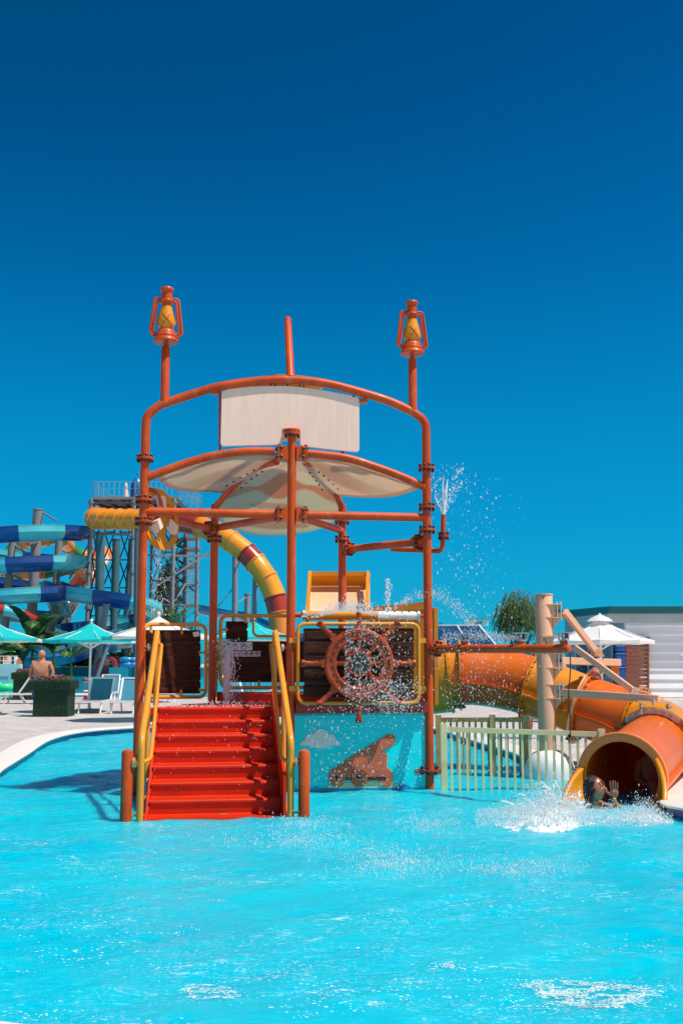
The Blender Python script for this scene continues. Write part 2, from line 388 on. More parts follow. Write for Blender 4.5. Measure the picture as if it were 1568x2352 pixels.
# blue mosaic band just under the lip
BAND = mat('blue_mosaic_band', (.01, .05, .22), .3, .2, 30)
mb.mat(BAND)
idx = 0
for i in range(N):
    mb.mi[i * (K - 1)] = 1
o = mb.build('pool_coping', None); tag(o, 'pale stone edge running round the play pool', 'pool edge', kind='structure')
def paving_mat():
    m = bpy.data.materials.new('stone_paving'); m.use_nodes = True; t = m.node_tree; b = t.nodes['Principled BSDF']
    tc = t.nodes.new('ShaderNodeTexCoord'); mp = t.nodes.new('ShaderNodeMapping'); mp.inputs['Rotation'].default_value = (0, 0, .25)
    t.links.new(tc.outputs['Object'], mp.inputs[0])
    br = t.nodes.new('ShaderNodeTexBrick'); br.inputs['Scale'].default_value = 1.6; br.inputs['Mortar Size'].default_value = .018
    br.inputs['Color1'].default_value = (.62, .56, .53, 1); br.inputs['Color2'].default_value = (.48, .43, .42, 1); br.inputs['Mortar'].default_value = (.36, .34, .34, 1)
    t.links.new(mp.outputs[0], br.inputs['Vector'])
    n = t.nodes.new('ShaderNodeTexNoise'); n.inputs['Scale'].default_value = 2.2; n.inputs['Detail'].default_value = 8; t.links.new(tc.outputs['Object'], n.inputs['Vector'])
    mr = t.nodes.new('ShaderNodeMapRange'); mr.inputs[3].default_value = .75; mr.inputs[4].default_value = 1.25; t.links.new(n.outputs['Fac'], mr.inputs[0])
    mm = t.nodes.new('ShaderNodeMix'); mm.data_type = 'RGBA'; mm.blend_type = 'MULTIPLY'; mm.inputs[0].default_value = 1
    t.links.new(br.outputs['Color'], mm.inputs[6]); t.links.new(mr.outputs[0], mm.inputs[7]); t.links.new(mm.outputs[2], b.inputs['Base Color'])
    b.inputs['Roughness'].default_value = .7
    bp = t.nodes.new('ShaderNodeBump'); bp.inputs['Strength'].default_value = .4; bp.inputs['Distance'].default_value = .02
    t.links.new(br.outputs['Fac'], bp.inputs['Height']); bp.invert = True; t.links.new(bp.outputs[0], b.inputs['Normal'])
    return m
PAVE = paving_mat()
cen = Vector((-.8, 14)); rg = offset(ring, SGN * (CWID - .02))
vs_ = [(p.x, p.y, PZ) for p in rg]
for rad in (40, 400, 3500):
    for p in rg:
        a = math.atan2(p.y - cen.y, p.x - cen.x); vs_.append((cen.x + rad * math.cos(a), cen.y + rad * math.sin(a), PZ))
fs = []
for L_ in range(3):
    for i in range(N):
        j = (i + 1) % N; fs.append((L_ * N + i, L_ * N + j, (L_ + 1) * N + j, (L_ + 1) * N + i))
me = bpy.data.meshes.new('paving'); me.from_pydata(vs_, [], fs); me.materials.append(PAVE)
bm = bmesh.new(); bm.from_mesh(me)
for f in bm.faces:
    if f.normal.z < 0: f.normal_flip()
bm.to_mesh(me); bm.free()
o = bpy.data.objects.new('paving', me); sc.collection.objects.link(o); tag(o, 'pale stone paving around the pools', 'paving', kind='structure')
# far pool
mb = MB(); mb.mat(mat('far_pool_water', (.0, .36, .50), .12, .2, .5, .3, 3))
vs2, fs2 = [], []
mb.add([(-60, 44.5, PZ + .03), (9, 44.5, PZ + .03), (9, 126, PZ + .03), (-60, 126, PZ + .03)], [(0, 1, 2, 3)])
o = mb.build('far_pool_water', None); tag(o, 'blue water of the long pool behind the sun loungers', 'water', kind='structure')
mb = MB(); mb.mat(GRANITE); mb.box((-25.5, 44.25, PZ + .04), (70, .5, .08)); o = mb.build('far_pool_edge', None); tag(o, 'pale stone edge of the far pool', 'pool edge', kind='structure')
# ================================================================== the water play structure
pL = P(327, 1300, 12.95); pR = P(981, 1300, 13.5); L2 = Vector((pL.x, pL.y)); R2 = Vector((pR.x, pR.y))
C2 = (L2 + R2) / 2; C2 = L2 + (R2 - L2) * .512; E2 = (R2 - L2).normalized(); B2 = Vector((-E2.y, E2.x)); RAD = (R2 - L2).length / 2
BL2 = C2 + (-E2 * .5 + B2 * .866) * RAD; BR2 = C2 + (E2 * .5 + B2 * .866) * RAD
def S(a, b, z): p = C2 + E2 * a + B2 * b; return V(p.x, p.y, z)
def ab(p): d = Vector((p[0], p[1])) - C2; return d.dot(E2), d.dot(B2)
def onLR(x, y, off=0.0): return PL(x, y, L2, R2, off)
PR_ = .054
ST = thing('water_play_structure', (C2.x, C2.y, 0), 'orange pipe play structure with red stairs, ship wheel and two lanterns in the pool', 'play structure')
def flange(p, ax, r=.105, name='flange', m=OR, nb=8, bolt=True):
    p = Vector(p); ax = Vector(ax).normalized(); mb = MB()
    mb.mat(m).cyl(p - ax * .014, p - ax * .001, r, 24); mb.cyl(p + ax * .001, p + ax * .014, r, 24)
    if bolt:
        x = ax.orthogonal().normalized(); y = ax.cross(x); mb.mat(BOLT)
        for k in range(nb):
            a = 2 * math.pi * (k + .5) / nb; q = p + (x * math.cos(a) + y * math.sin(a)) * (r * .83)
            mb.cyl(q - ax * .036, q + ax * .036, .0135, 8); mb.sphere(q + ax * .034, .019, 8, 5); mb.sphere(q - ax * .034, .019, 8, 5)
    return mb.build(name, None, ST)
def post(xy, z0, z1, r=PR_, name='post', m=OR):
    mb = MB(); mb.mat(m).cyl((xy[0], xy[1], z0), (xy[0], xy[1], z1), r, 20); return mb.build(name, None, ST)
DZ = zy(1623, C2.y)                        # lower deck height
UP = V(0, 0, 1)
# --- front arch with its two uprights
archd = [(340.5, 962), (369, 930), (444, 905), (504, 888), (594, 875), (664, 872), (744, 880), (824, 900), (894, 922), (949, 947), (976, 977)]
aw = [onLR(x, y) for x, y in archd]
aw[0] = V(L2.x, L2.y, aw[0].z - .02); aw[-1] = V(R2.x, R2.y, aw[-1].z)
zL = zy(1053, 12.95); zR = zy(1075, 13.5)
path = [V(L2.x, L2.y, zL)] + [aw[0]] + spline(aw[1:-1], 6) + [aw[-1]] + [V(R2.x, R2.y, zR)]
path = fillet([path[0], aw[0] + V(0, 0, .06), path[2]] , .12)[:-1] + path[2:-2] + fillet([path[-3], aw[-1] + V(0, 0, .05), path[-1]], .12)[1:]
mb = MB(); mb.mat(OR).tube(path, PR_, 20); mb.build('front_arch', None, ST)
post(L2, -.3, zL); post(R2, -.12, zR); zC = zy(996, C2.y); post(C2, -.3, zC)
zBL = PL(500, 1157, C2, BL2).z; post(BL2, -.3, zBL); zBR = PL(786, 1160, C2, BR2).z; post(BR2, -.3, zBR)
for y in (1053, 1148, 1198): flange((L2.x, L2.y, zy(y, L2.y)), UP)
for y in (1075, 1165, 1217): flange((R2.x, R2.y, zy(y, R2.y)), UP)
flange((R2.x, R2.y, zy(1769, R2.y)), UP, .12, m=ORD, nb=6)
flange((C2.x, C2.y, zC), UP, .10); flange((C2.x, C2.y, zC + .035), UP, .10, bolt=False)
flange((BL2.x, BL2.y, zy(1238, BL2.y)), UP); flange((BR2.x, BR2.y, zy(1197, BR2.y)), UP); flange((BR2.x, BR2.y, zy(1239, BR2.y)), UP)
mb = MB(); mb.mat(ORD).beam(V(R2.x - .18, R2.y - .02, zy(1771, 13.5)), V(R2.x + .14, R2.y - .02, zy(1771, 13.5)), .03, .05); mb.build('clamp', None, ST)
# --- lower arch (front) and ribs
la = [(346, 1100), (419, 1067), (494, 1046), (569, 1037), (630, 1037)]
ra = [(703, 1041), (794, 1052), (869, 1075), (934, 1100), (979, 1122)]
lw = [onLR(x, y) for x, y in la]; rw = [onLR(x, y) for x, y in ra]; lw[0] = V(L2.x, L2.y, lw[0].z); rw[-1] = V(R2.x, R2.y, rw[-1].z)
for pw in (lw, rw):
    mb = MB(); mb.mat(OR).tube(spline(pw, 8), .050, 18); mb.build('lower_arch', None, ST)
rb1 = [PL(x, y, C2, BL2) for x, y in ((636, 1055), (594, 1064), (554, 1092), (519, 1127), (500, 1152))]; rb1.append(V(BL2.x, BL2.y, zBL - .05))
rb2 = [PL(x, y, C2, BR2) for x, y in ((700, 1055), (734, 1072), (759, 1102), (777, 1137))]; rb2.append(V(BR2.x, BR2.y, zBR - .05))
for pw in (rb1, rb2):
    pw[:-1] = [q - V(0, 0, .03 + .03 * math.sin(math.pi * i_ / 5)) for i_, q in enumerate(pw[:-1])]
    mb = MB(); mb.mat(OR).tube(spline(pw, 8), .045, 16); mb.build('roof_rib', None, ST)
def bracket(zc, hh=.085):
    for s_ in (-1, 1):
        mb = MB(); mb.mat(OR)
        a = S(s_ * .05, 0, zc); b = S(s_ * .145, 0, zc); mb.beam(a, b, .11, hh * 2)
        c = S(s_ * .155, 0, zc); mb.beam(S(s_ * .147, 0, zc), S(s_ * .163, 0, zc), .15, hh * 2 + .03)
        mb.beam(S(s_ * .166, 0, zc), S(s_ * .182, 0, zc), .15, hh * 2 + .03)
        # rear arms towards the back posts
        mb.beam(S(s_ * .02, .03, zc), S(s_ * .10, .17, zc), .09, hh * 1.5)
        mb.mat(BOLT)
        for dz in (-.055, .055):
            for db in (-.062, .062): mb.cyl(S(s_ * .13, db, zc + dz), S(s_ * .20, db, zc + dz), .016, 8); mb.sphere(S(s_ * .135, db - .01, zc + dz), .02, 8, 5)
        mb.build('bracket', None, ST)
zt = onLR(664, 1041).z; zb = onLR(664, 1182).z
bracket(zt); bracket(zb)
# --- horizontal ring beams
zl = onLR(346, 1174).z; zr = onLR(976, 1188).z
def beam_(a, b, r=.048, name='ring_beam'):
    mb = MB(); mb.mat(OR).cyl(a, b, r, 18); return mb.build(name, None, ST)
beam_(V(L2.x, L2.y, zb), S(-.18, 0, zb), .052); beam_(S(.18, 0, zb), V(R2.x, R2.y, zb), .052)
beam_(S(-.09, .16, zb), V(BL2.x, BL2.y, zb)); beam_(S(.09, .16, zb), V(BR2.x, BR2.y, zb)); beam_(V(L2.x, L2.y, zb - .03), V(BL2.x, BL2.y, zb - .02))
d = (V(L2.x, L2.y, 0) - V(BL2.x, BL2.y, 0)).normalized(); flange(V(BL2.x, BL2.y, zb - .02) + d * .16, d, .10)
zlow = zy(1263, BR2.y); d = (V(R2.x, R2.y, 0) - V(BR2.x, BR2.y, 0)).normalized(); zlow2 = zy(1243, R2.y)
beam_(V(BR2.x, BR2.y, zlow), V(R2.x, R2.y, zlow2), .05); flange(V(BR2.x, BR2.y, zlow) + d * .15, d, .10); flange(V(R2.x, R2.y, zlow2) - d * .16, d, .105)
# --- riser pipe with jet at the right
a = P(900, 1262, 14.3); b = P(1016, 1266, 13.5); c = P(1020, 1182, 13.5)
mb = MB(); mb.mat(OR).tube(fillet([a, b, V(b.x + .015, b.y, c.z)], .10, 8), .031, 14); mb.build('riser_pipe', None, ST)
flange((b.x + .015, b.y, zy(1231, 13.5)), UP, .068, nb=6); JET = V(b.x + .015, b.y, c.z)
# --- canopy shell
zc0 = onLR(664, 1052).z + .015; kk = (zc0 - (zBL + .03)) / (RAD ** 2)
TH0, TH1 = 2, 178
def rim(th):
    if th < 60: t = th / 60; return RAD * (.93 + .03 * math.sin(math.pi * t) - .06 * t)
    if th > 120: t = (180 - th) / 60; return RAD * (.93 + .03 * math.sin(math.pi * t) - .06 * t)
    t = (th - 60) / 60; return RAD * (1.0 + .40 * math.sin(math.pi * t) ** .7)
def paint(th, q):
    r = q * rim(th); cr_ = (.88, .72, .56); pe = (.80, .42, .23); gr = (.80, .75, .58)
    mixf = lambda a, b, t: tuple(a[i] + (b[i] - a[i]) * max(0, min(1, t)) for i in range(3))
    if 61 < th < 119:
        u = (th - 90) / 29.0; c = cr_ if r < .95 else gr
        lo = 1.05 + .42 * abs(u) ** 1.6 - .10 * math.cos(u * 7); hi = 1.50 + .12 * math.cos(u * 6.5) + .08 * u * u
        if r > .25 and r < .8: c = mixf(c, (.80, .66, .55), .5 + .5 * math.sin(u * 8))
        if lo < r < hi: c = pe
        if ((u / .42) ** 2 + ((r - 1.80) / .085) ** 2) < 1: c = (.74, .54, .38)
        if ((u / .45) ** 2 + ((r - 2.20) / .10) ** 2) < 1: c = (.74, .50, .34)
        if r > rim(th) - .05: c = (.70, .70, .58)
        return c
    t = th if th < 60 else 180 - th
    s_ = math.sin((t - 14) * .16 + r * 3.2 + .8 * math.sin(r * 4)); c = mixf(cr_, (.76, .56, .42), (s_ - .1) * 2.2)
    c = mixf(c, gr, (r - .7) * .7 * (.5 + .5 * math.cos(t * .2)))
    if q > .965: c = (.74, .50, .33)
    return c
nth, nr = 150, 60; vs_ = []; cs = []; fs = []
def arch_z(pts, r):
    q = sorted((abs(ab(p)[0]), p.z) for p in spline(pts, 8))
    if r <= q[0][0]: return q[0][1]
    for (r0, z0), (r1, z1) in zip(q[:-1], q[1:]):
        if r0 <= r <= r1: return z0 + (z1 - z0) * (r - r0) / (r1 - r0 + 1e-6)
    return q[-1][1]
for i in range(nth + 1):
    th = TH0 + (TH1 - TH0) * i / nth
    for j in range(nr + 1):
        q = .10 + .90 * j / nr; r = q * rim(th)
        u = ((th % 60) - 30) / 30.0; puff = .07 * (1 - u * u) * math.sin(math.pi * min(1, q)) + .02 * math.sin(r * 5 + th * .1)
        z = zc0 - kk * r * r + puff
        tf = max(0.0, 1 - min(th, 180 - th) / 55.0) ** 1.3       # the front edge is laced to the lower arch
        if tf > 0: z = z * (1 - tf) + (arch_z(rw if th < 90 else lw, r) - .015) * tf
        vs_.append(S(r * math.cos(R(th)), r * math.sin(R(th)), z)); cs.append(paint(th, q))
for i in range(nth):
    for j in range(nr):
        a = i * (nr + 1) + j; fs.append((a, a + 1, a + nr + 2, a + nr + 1))
mb = MB(); mb.mat(CANV).add(vs_, fs); o = CNP = mb.build('canopy', None, ST, 60)
ca = o.data.color_attributes.new('paint', 'FLOAT_COLOR', 'POINT')
for i, c in enumerate(cs): ca.data[i].color = (*c, 1)
o.modifiers.new('thick', 'SOLIDIFY').thickness = .012
for th in (55, 65, 115, 125):
    for q in (.42, .5, .58, .66, .74):
        r = q * RAD; mb = MB(); mb.mat(BOLT).sphere(S(r * math.cos(R(th)), r * math.sin(R(th)), zc0 - kk * r * r - .012), .014, 8, 5); mb.build('bolt', None, CNP)
# --- lanterns on posts
def lantern(base, ztop_pole, zl0, rot):
    # base: foot of the pole on the arch
    mb = MB(); mb.mat(OR).tube([base, V(base.x, base.y, ztop_pole - .03), V(base.x, base.y, ztop_pole)], [.053, .053, .035], 18); mb.build('lantern_post', None, ST)
    mb = MB(); mb.mat(ORD).cyl(V(base.x, base.y, ztop_pole - .01), V(base.x, base.y, zl0 + .02), .027, 12); mb.build('lantern_stem', None, ST)
    o = V(base.x, base.y, zl0); n0 = None
    def fit(ob):                       # slightly smaller than first measured
        for v in ob.data.vertices: v.co = (o - WT[ob.name]) + (v.co - (o - WT[ob.name])) * .95
        return ob
    mb = MB(); mb.mat(OR); mb.lathe([(.155, 0), (.162, .012), (.158, .03), (.140, .055), (.134, .062), (.139, .075), (.132, .10), (.122, .125), (.118, .14), (.100, .165), (.075, .18)], o, seg=32)
    root = fit(mb.build('lantern', None, ST))
    mb = MB(); mb.mat(YFG); mb.lathe([(.075, .175), (.098, .20), (.112, .24), (.115, .27), (.108, .32), (.092, .38), (.076, .44), (.068, .48)], o, seg=28); fit(mb.build('lantern_globe', None, root))
    mb = MB(); mb.mat(OR); mb.lathe([(.06, .475), (.062, .52), (.085, .53), (.093, .555), (.088, .565), (.066, .575), (.066, .66), (.06, .668), (.072, .68), (.087, .70), (.088, .715), (.078, .735), (.03, .738)], o, seg=28); fit(mb.build('lantern_cap', None, root))
    rr = lambda z: 1.02 * {0: .09, 1: .115, 2: .112, 3: .092}[z]
    mb = MB(); mb.mat(OR)
    for a0, sg in ((rot, 1), (rot, -1), (rot + 90, 1), (rot + 90, -1), (rot + 180, 1), (rot + 180, -1), (rot + 270, 1), (rot + 270, -1)):
        pts = []
        for k in range(9):
            t = k / 8; z = .18 + .19 * t; a = R(a0 + sg * (-45 + 75 * t)) ; prof_ = [(.18, .079), (.20, .099), (.24, .113), (.27, .116), (.32, .109), (.38, .093)]
            for (za, ra_), (zb_, rb_) in zip(prof_[:-1], prof_[1:]):
                if za <= z <= zb_: q = ra_ + (rb_ - ra_) * (z - za) / (zb_ - za)
            pts.append(o + V(math.cos(a) * q * 1.02, math.sin(a) * q * 1.02, z))
        mb.tube(pts, .005, 6)
    fit(mb.build('lantern_guard', None, root))
    for sg in (-1, 1):
        mb = MB(); mb.mat(OR)
        for off in (-.017, .017):
            dr = V(math.cos(R(rot)), math.sin(R(rot)), 0) * sg
            zz = lambda z: V(0, 0, z)
            k = .020 if off > 0 else -.006
            mb.tube(fillet([o + dr * .07 + zz(.575 + off), o + dr * (.135 + off) + zz(.575 + off), o + dr * (.190 + off) + zz(.12 - off * .6), o + dr * .12 + zz(.085 - off)], .06, 6), .0165, 10)
        fit(mb.build('lantern_handle', None, root))
bl = onLR(378, 926); br = onLR(947.5, 945)
lantern(bl, zy(794, bl.y), zy(787, bl.y), 12); lantern(br, zy(822, br.y), zy(814, br.y), 12)
# --- mast on top of the arch
a = onLR(667, 868); b = P(660.5, 730, a.y + .55); mb = MB(); mb.mat(OR)
mb.tube([a, a + (b - a) * .97, a + (b - a) * .99, b], [.050, .048, .040, .018], 18); mb.build('mast', None, ST)
# --- sign board (blank cream)
bp_ = [(155, 240), (163, 222), (200, 205), (350, 185), (550, 175), (750, 172), (900, 185), (1100, 215), (1250, 243), (1380, 270), (1405, 282), (1418, 305), (1418, 755), (1410, 775), (1390, 783), (1200, 765), (900, 730), (882, 724), (875, 705), (873, 592), (866, 574), (850, 568), (730, 568), (714, 575), (708, 590), (702, 700), (696, 714), (680, 718), (400, 722), (172, 730), (152, 722), (143, 700)]
pp = [onLR(470.4 + .25 * x, 842.8 + .25 * y, -.005) for x, y in bp_]
mb = MB(); mb.mat(CREAM).prism(pp, V(B2.x * .022, B2.y * .022, 0)); o = mb.build('sign_board', None, ST); bv = o.modifiers.new('b', 'BEVEL'); bv.width = .006; bv.segments = 2; bv.limit_method = 'ANGLE'
a = onLR(505, 900, .10); b = onLR(505, 1036, .10)
mb = MB(); mb.mat(ORD).beam(a, b, .10, .03, (E2.x, E2.y, 0)); mb.build('board_strut', None, ST); mb = MB(); mb.mat(ORD); a = onLR(786, 918, .10); b = onLR(786, 1045, .10); mb.beam(a, b, .10, .03, (E2.x, E2.y, 0)); mb.build('board_strut', None, ST)
for x, y in ((497, 902), (834, 921)):
    mb = MB(); q = onLR(x, y, .04); mb.mat(OR).beam(q - V(.05, 0, 0), q + V(.05, 0, 0), .12, .05); mb.build('board_hanger', None, ST)
for x, y in ((622, 884), (632, 884), (660, 884), (688, 886), (697, 888), (812, 910)): mb = MB(); mb.mat(BOLT).sphere(onLR(x, y, -.01), .014, 8, 5); mb.build('bolt', None, ST)
# --- tipping bucket behind the board
bc = P(654, 905, 14.1); zt_ = zy(859, 13.68)
mb = MB(); mb.mat(YFG).lathe([(.30, -.72), (.34, -.70), (.44, -.20), (.47, -.04), (.51, -.035), (.52, -.01), (.50, 0), (.46, -.01), (.43, -.2), (.3, -.66)], (bc.x, bc.y + .1, zt_), seg=40); mb.build('tipping_bucket', None, ST)
# --- decks
def deck(poly, z0, z1, name, m=RED):
    mb = MB(); mb.mat(m).prism([V(p[0], p[1], z1) for p in poly], V(0, 0, z0 - z1)); o = mb.build(name, None, ST); bv = o.modifiers.new('b', 'BEVEL'); bv.width = .012; bv.segments = 3; return o
lo = [S(-RAD - .02, -.0, 0).xy, S(0.0, 0, 0).xy, (BL2 + (BL2 - C2) * .02)]
deck([S(-RAD + .06, -.02, 0).xy, S(-.02, -.02, 0).xy, S(-.02, .05, 0).xy, BL2 - E2 * .0], DZ - .12, DZ, 'lower_deck')
UZ = PL(600, 1593, C2, BL2).z
deck([S(.03, -.0, 0).xy, R2 + B2 * .0, BR2, BL2 + E2 * .06, ], DZ - .12, UZ, 'upper_deck')
# fascia under the wheel panel
zf0 = onLR(820, 1637).z; zf1 = onLR(820, 1612).z
mb = MB(); mb.mat(DRED).beam(S(.06, -.035, (zf0 + zf1) / 2), S(RAD - .055, -.035, (zf0 + zf1) / 2), .06, zf1 - zf0, (0, 0, 1)); mb.build('deck_beam', None, ST)
# --- stairs
A0 = ab(onLR(366, 1640))[0]; A1 = ab(onLR(622, 1640))[0]; NT = 7; TD = .305; D2 = Vector((-math.sin(R(7.0)), math.cos(R(7.0))))
def SS(a, b, z): p = C2 + E2 * a + D2 * b; return V(p.x, p.y, z)
RH = (DZ - .010) / NT
prof = [(0.04, DZ - .16), (0.04, DZ)]
pts = [(.02, DZ)]
def nose(b, z): return [(b - .012, z + .002), (b - .024, z - .010), (b - .024, z - .028), (b - .010, z - .036)]
pts = [(.02, DZ - .002)] + nose(-.03, DZ - .002)
for k in range(1, NT + 1):
    z = DZ - RH * k; b0 = -.04 - TD * (k - 1); pts += [(b0 + .004, z + .006), (b0 - .004, z)]
    if k < NT: pts += nose(-.04 - TD * k + .01, z)
    else: pts += [(-.04 - TD * k + .02, z), (-.04 - TD * k, z - .06)]
bend = [( -.04 - TD * NT, -.35), (.02, -.35)]
mb = MB(); mb.mat(RED); poly = pts + bend
f0 = [SS(A0, b, z) for b, z in poly]; n = len(poly); vs_ = f0 + [SS(A1, b, z) for b, z in poly]
fs = [(i, (i + 1) % n, (i + 1) % n + n, i + n) for i in range(n)]
mb.add(vs_, fs, False); o = mb.build('stairs', None, ST, 30)
for s_, A in ((-1, A0), (1, A1)):          # side cheeks with an uneven moulded top edge
    for e in range(1):
        poly = [(.0, DZ - .05)]
        for k in range(1, NT + 1):
            z = DZ - RH * k; b0 = -.04 - TD * (k - 1)
            poly += [(b0 - .02, z + RH * .55), (b0 - .06, z + .05), (b0 - TD * .7, z + .045)]
        poly += [(-.04 - TD * NT, .0), (-.04 - TD * NT, -.35), (.0, -.35)]
        if s_ > 0: poly = [(-.02, DZ - .05), (-.02, DZ + .22), (-.04 - TD * NT, .40), (-.04 - TD * NT - .02, .05), (-.04 - TD * NT, -.35), (.0, -.35)]
        mb = MB(); mb.mat(RED); mb.prism([SS(A + s_ * .003, b, z) for b, z in poly], V(E2.x * .03 * s_, E2.y * .03 * s_, 0)); mb.build('stair_side', None, ST)
# --- stair rails
def rail(thick, postp, thin, s_):
    mb = MB(); mb.mat(YEL)
    mb.tube(fillet(thick, [.12, .05], 6), .034, 14)
    mb.tube(postp, .030, 12); mb.tube(fillet(thin, .07, 6), .020, 12)
    return mb
ZB = -.2
for s_, A in ((-1, A0 - .075), (1, A1 + .075)):
    bf = -TD * NT - .03
    zt1 = zy(1699, SS(A, bf, 0).y); zt2 = zy(1451, SS(A, -.02, 0).y)
    foot = SS(A, bf, ZB); knee = SS(A, bf, zt1); top = SS(A - s_ * .03, -.03, zt2)
    Ai = A - s_ * .085
    mb = MB(); mb.mat(YEL)
    mb.tube(fillet([foot, knee, top, SS(A - s_ * .03, .10, zt2 - .06), SS(A - s_ * .03, .10, DZ + .02)], [.10, .04, .04], 6), .034, 14)
    root = mb.build('stair_handrail', None, ST)
    mb = MB(); mb.mat(YEL); mb.tube(fillet([SS(A - s_ * .03, .08, zt2 - .14), SS(Ai, .04, zt2 - .15), SS(Ai, bf + .12, zt1 - .20), SS(A, bf, zt1 - .22)], [.05, .08], 6), .0195, 12); mb.build('lower_handrail', None, root)
    mb = MB(); mb.mat(YEL)
    t = .48; mid = knee.lerp(top, t); mb.tube([SS(A, bf * (1 - t), mid.z), SS(A, bf * (1 - t), .30)], .028, 12); mb.cyl(SS(A - s_ * .08, bf * (1 - t), mid.z - .45), SS(A, bf * (1 - t), mid.z - .45), .014, 8)
    mb.build('rail_post', None, root)
    # stringer plates beneath the rail
    mb = MB(); mb.mat(YEL); poly = [(-.02, DZ + .02), (-.05, DZ - .12)]
    for k in range(1, NT): z = DZ - RH * k; b0 = -.04 - TD * k; poly += [(b0 + .16, z + .03), (b0 + .05, z - .10), (b0, z - .12)]
    poly += [(bf + .05, .02), (bf + .12, -.05), (.0, DZ - .22)]
    mb.prism([SS(A - s_ * .02, b, z) for b, z in poly], V(E2.x * .012, E2.y * .012, 0)); mb.build('stringer', None, root)
    # bollard post and clamp
    bpos = P(291.5 if s_ < 0 else 698, 1800, foot.y + (0.0 if s_ < 0 else -.02))
    zt3 = zy(1721, foot.y); mb = MB(); mb.mat(OR).tube([V(bpos.x, bpos.y, -.3), V(bpos.x, bpos.y, zt3 - .035), V(bpos.x, bpos.y, zt3 - .012), V(bpos.x, bpos.y, zt3)], [.057, .057, .047, .02], 22); mb.build('short_post', None, ST)
    zc_ = zy(1752, foot.y); mb = MB(); mb.mat(YEL).cyl(V(foot.x, foot.y, zc_), V((foot.x + bpos.x) / 2, (foot.y + bpos.y) / 2, zc_), .022, 12)
    mb.mat(OR).cyl(V((foot.x + bpos.x) / 2, (foot.y + bpos.y) / 2, zc_), V(bpos.x, bpos.y, zc_), .022, 12)
    mid = V((foot.x + bpos.x) / 2, (foot.y + bpos.y) / 2, zc_); ax = (V(bpos.x, bpos.y, 0) - V(foot.x, foot.y, 0)).normalized()
    mb.mat(YEL).cyl(mid - ax * .012, mid, .052, 20); mb.mat(CHROME).cyl(mid, mid + ax * .012, .052, 20)
    for k in range(4):
        q = mid + (V(0, -1, 0) * math.cos(k * 1.571 + .78) + V(0, 0, 1) * math.sin(k * 1.571 + .78)) * .04; mb.cyl(q - ax * .025, q + ax * .03, .008, 8)
    mb.build('rail_clamp', None, ST); mb = MB(); mb.mat(YEL).cyl(V(foot.x, foot.y, zc_ * .09), V(bpos.x, bpos.y, zc_ * .09), .012, 8); mb.build('tie_rod', None, ST)
    q = SS(A - s_ * .03, .0, zy(1487, 13.0)); r0 = L2 if s_ < 0 else C2; mb = MB(); mb.mat(OR).cyl(q, V(r0.x, r0.y, q.z), .02, 10); dq = (V(r0.x, r0.y, q.z) - q); mb.mat(CHROME).cyl(q + dq * .4, q + dq * .55, .045, 16); mb.build('rail_clamp', None, ST)
# --- guard panels (yellow rail frame + dark planks)
def plank_panel(A, B, frame, boards, off_b, name, rows, fm=YEL, fr=.023, tabs=(), corner=(.09)):
    def q(x, y, o_=0): return PL(x, y, A, B, o_)
    root = None
    mb = MB(); mb.mat(fm); pts = []
    x0, y0, x1, y1 = frame
    pts = [q(x, y) for x, y in rrect(x0, y0, x1, y1, 17, 5)]
    mb.tube(pts, fr, 12, closed=True)
    for (xa, ya, xb, yb) in tabs: mb.cyl(q(xa, ya), q(xb, yb), .016, 8); mb.sphere(q(xb, yb, -.005), .024, 8, 6)
    root = mb.build(name, None, ST)
    k = 0
    for poly in boards:
        n_ = rows[k]; k += 1; x0, y0, x1, y1 = poly
        mb = MB(); mb.mat(DARKS)
        nn = (q(x0, y0, off_b + .03) - q(x0, y0, off_b)); 
        mb.prism([q(x0 + 2, y0 + 2, off_b + .02), q(x1 - 2, y0 + 2, off_b + .02), q(x1 - 2, y1 - 2, off_b + .02), q(x0 + 2, y1 - 2, off_b + .02)], (q(x0, y0, .015) - q(x0, y0, 0)).xy.to_3d())
        mb.mat(WOODD)
        h = (y1 - y0) / n_
        for i in range(n_):
            ya, yb = y0 + h * i, y0 + h * (i + 1) - h * .07
            pl = rrect(x0, ya, x1, yb, 3.0, 3)
            sg = 1
            P0 = [q(x, y, off_b) for x, y in pl]; dv = V(*(B2 * .02), 0)
            mb.prism(P0, dv)
            # raised centre swell of each plank
            P1 = [q(x0 + 6, ya + h * .2, off_b), q(x1 - 6, ya + h * .2, off_b), q(x1 - 6, yb - h * .15, off_b), q(x0 + 6, yb - h * .15, off_b)]
            mb.prism(P1, dv * -.35)
        o = mb.build('plank_board', None, root); bv = o.modifiers.new('b', 'BEVEL'); bv.width = .008; bv.segments = 2; bv.limit_method = 'ANGLE'
    return root
S0 = 1.0
wp = plank_panel(S(0, -.12, 0).xy, S(1, -.12, 0).xy, (684, 1433, 961, 1615), [(697, 1443, 950, 1603)], -.0, 'guard_panel', [5], tabs=())
mb = MB(); mb.mat(YEL)
for xa, xb in ((664, 684), (961, 978)):
    for y in (1471, 1582): mb.beam(PL(xa, y, S(0, -.1, 0).xy, S(1, -.1, 0).xy), PL(xb, y, S(0, -.1, 0).xy, S(1, -.1, 0).xy), .012, .06, (0, 0, 1))
mb.build('panel_tab', None, ST)
lp = plank_panel(L2, BL2, (330, 1434, 473, 1601), [(333, 1447, 461, 1595)], .0, 'guard_panel', [5], tabs=((347, 1436, 347, 1452), (417, 1434, 417, 1453), (470, 1499, 458, 1499), (470, 1585, 458, 1585), (415, 1601, 415, 1588)))
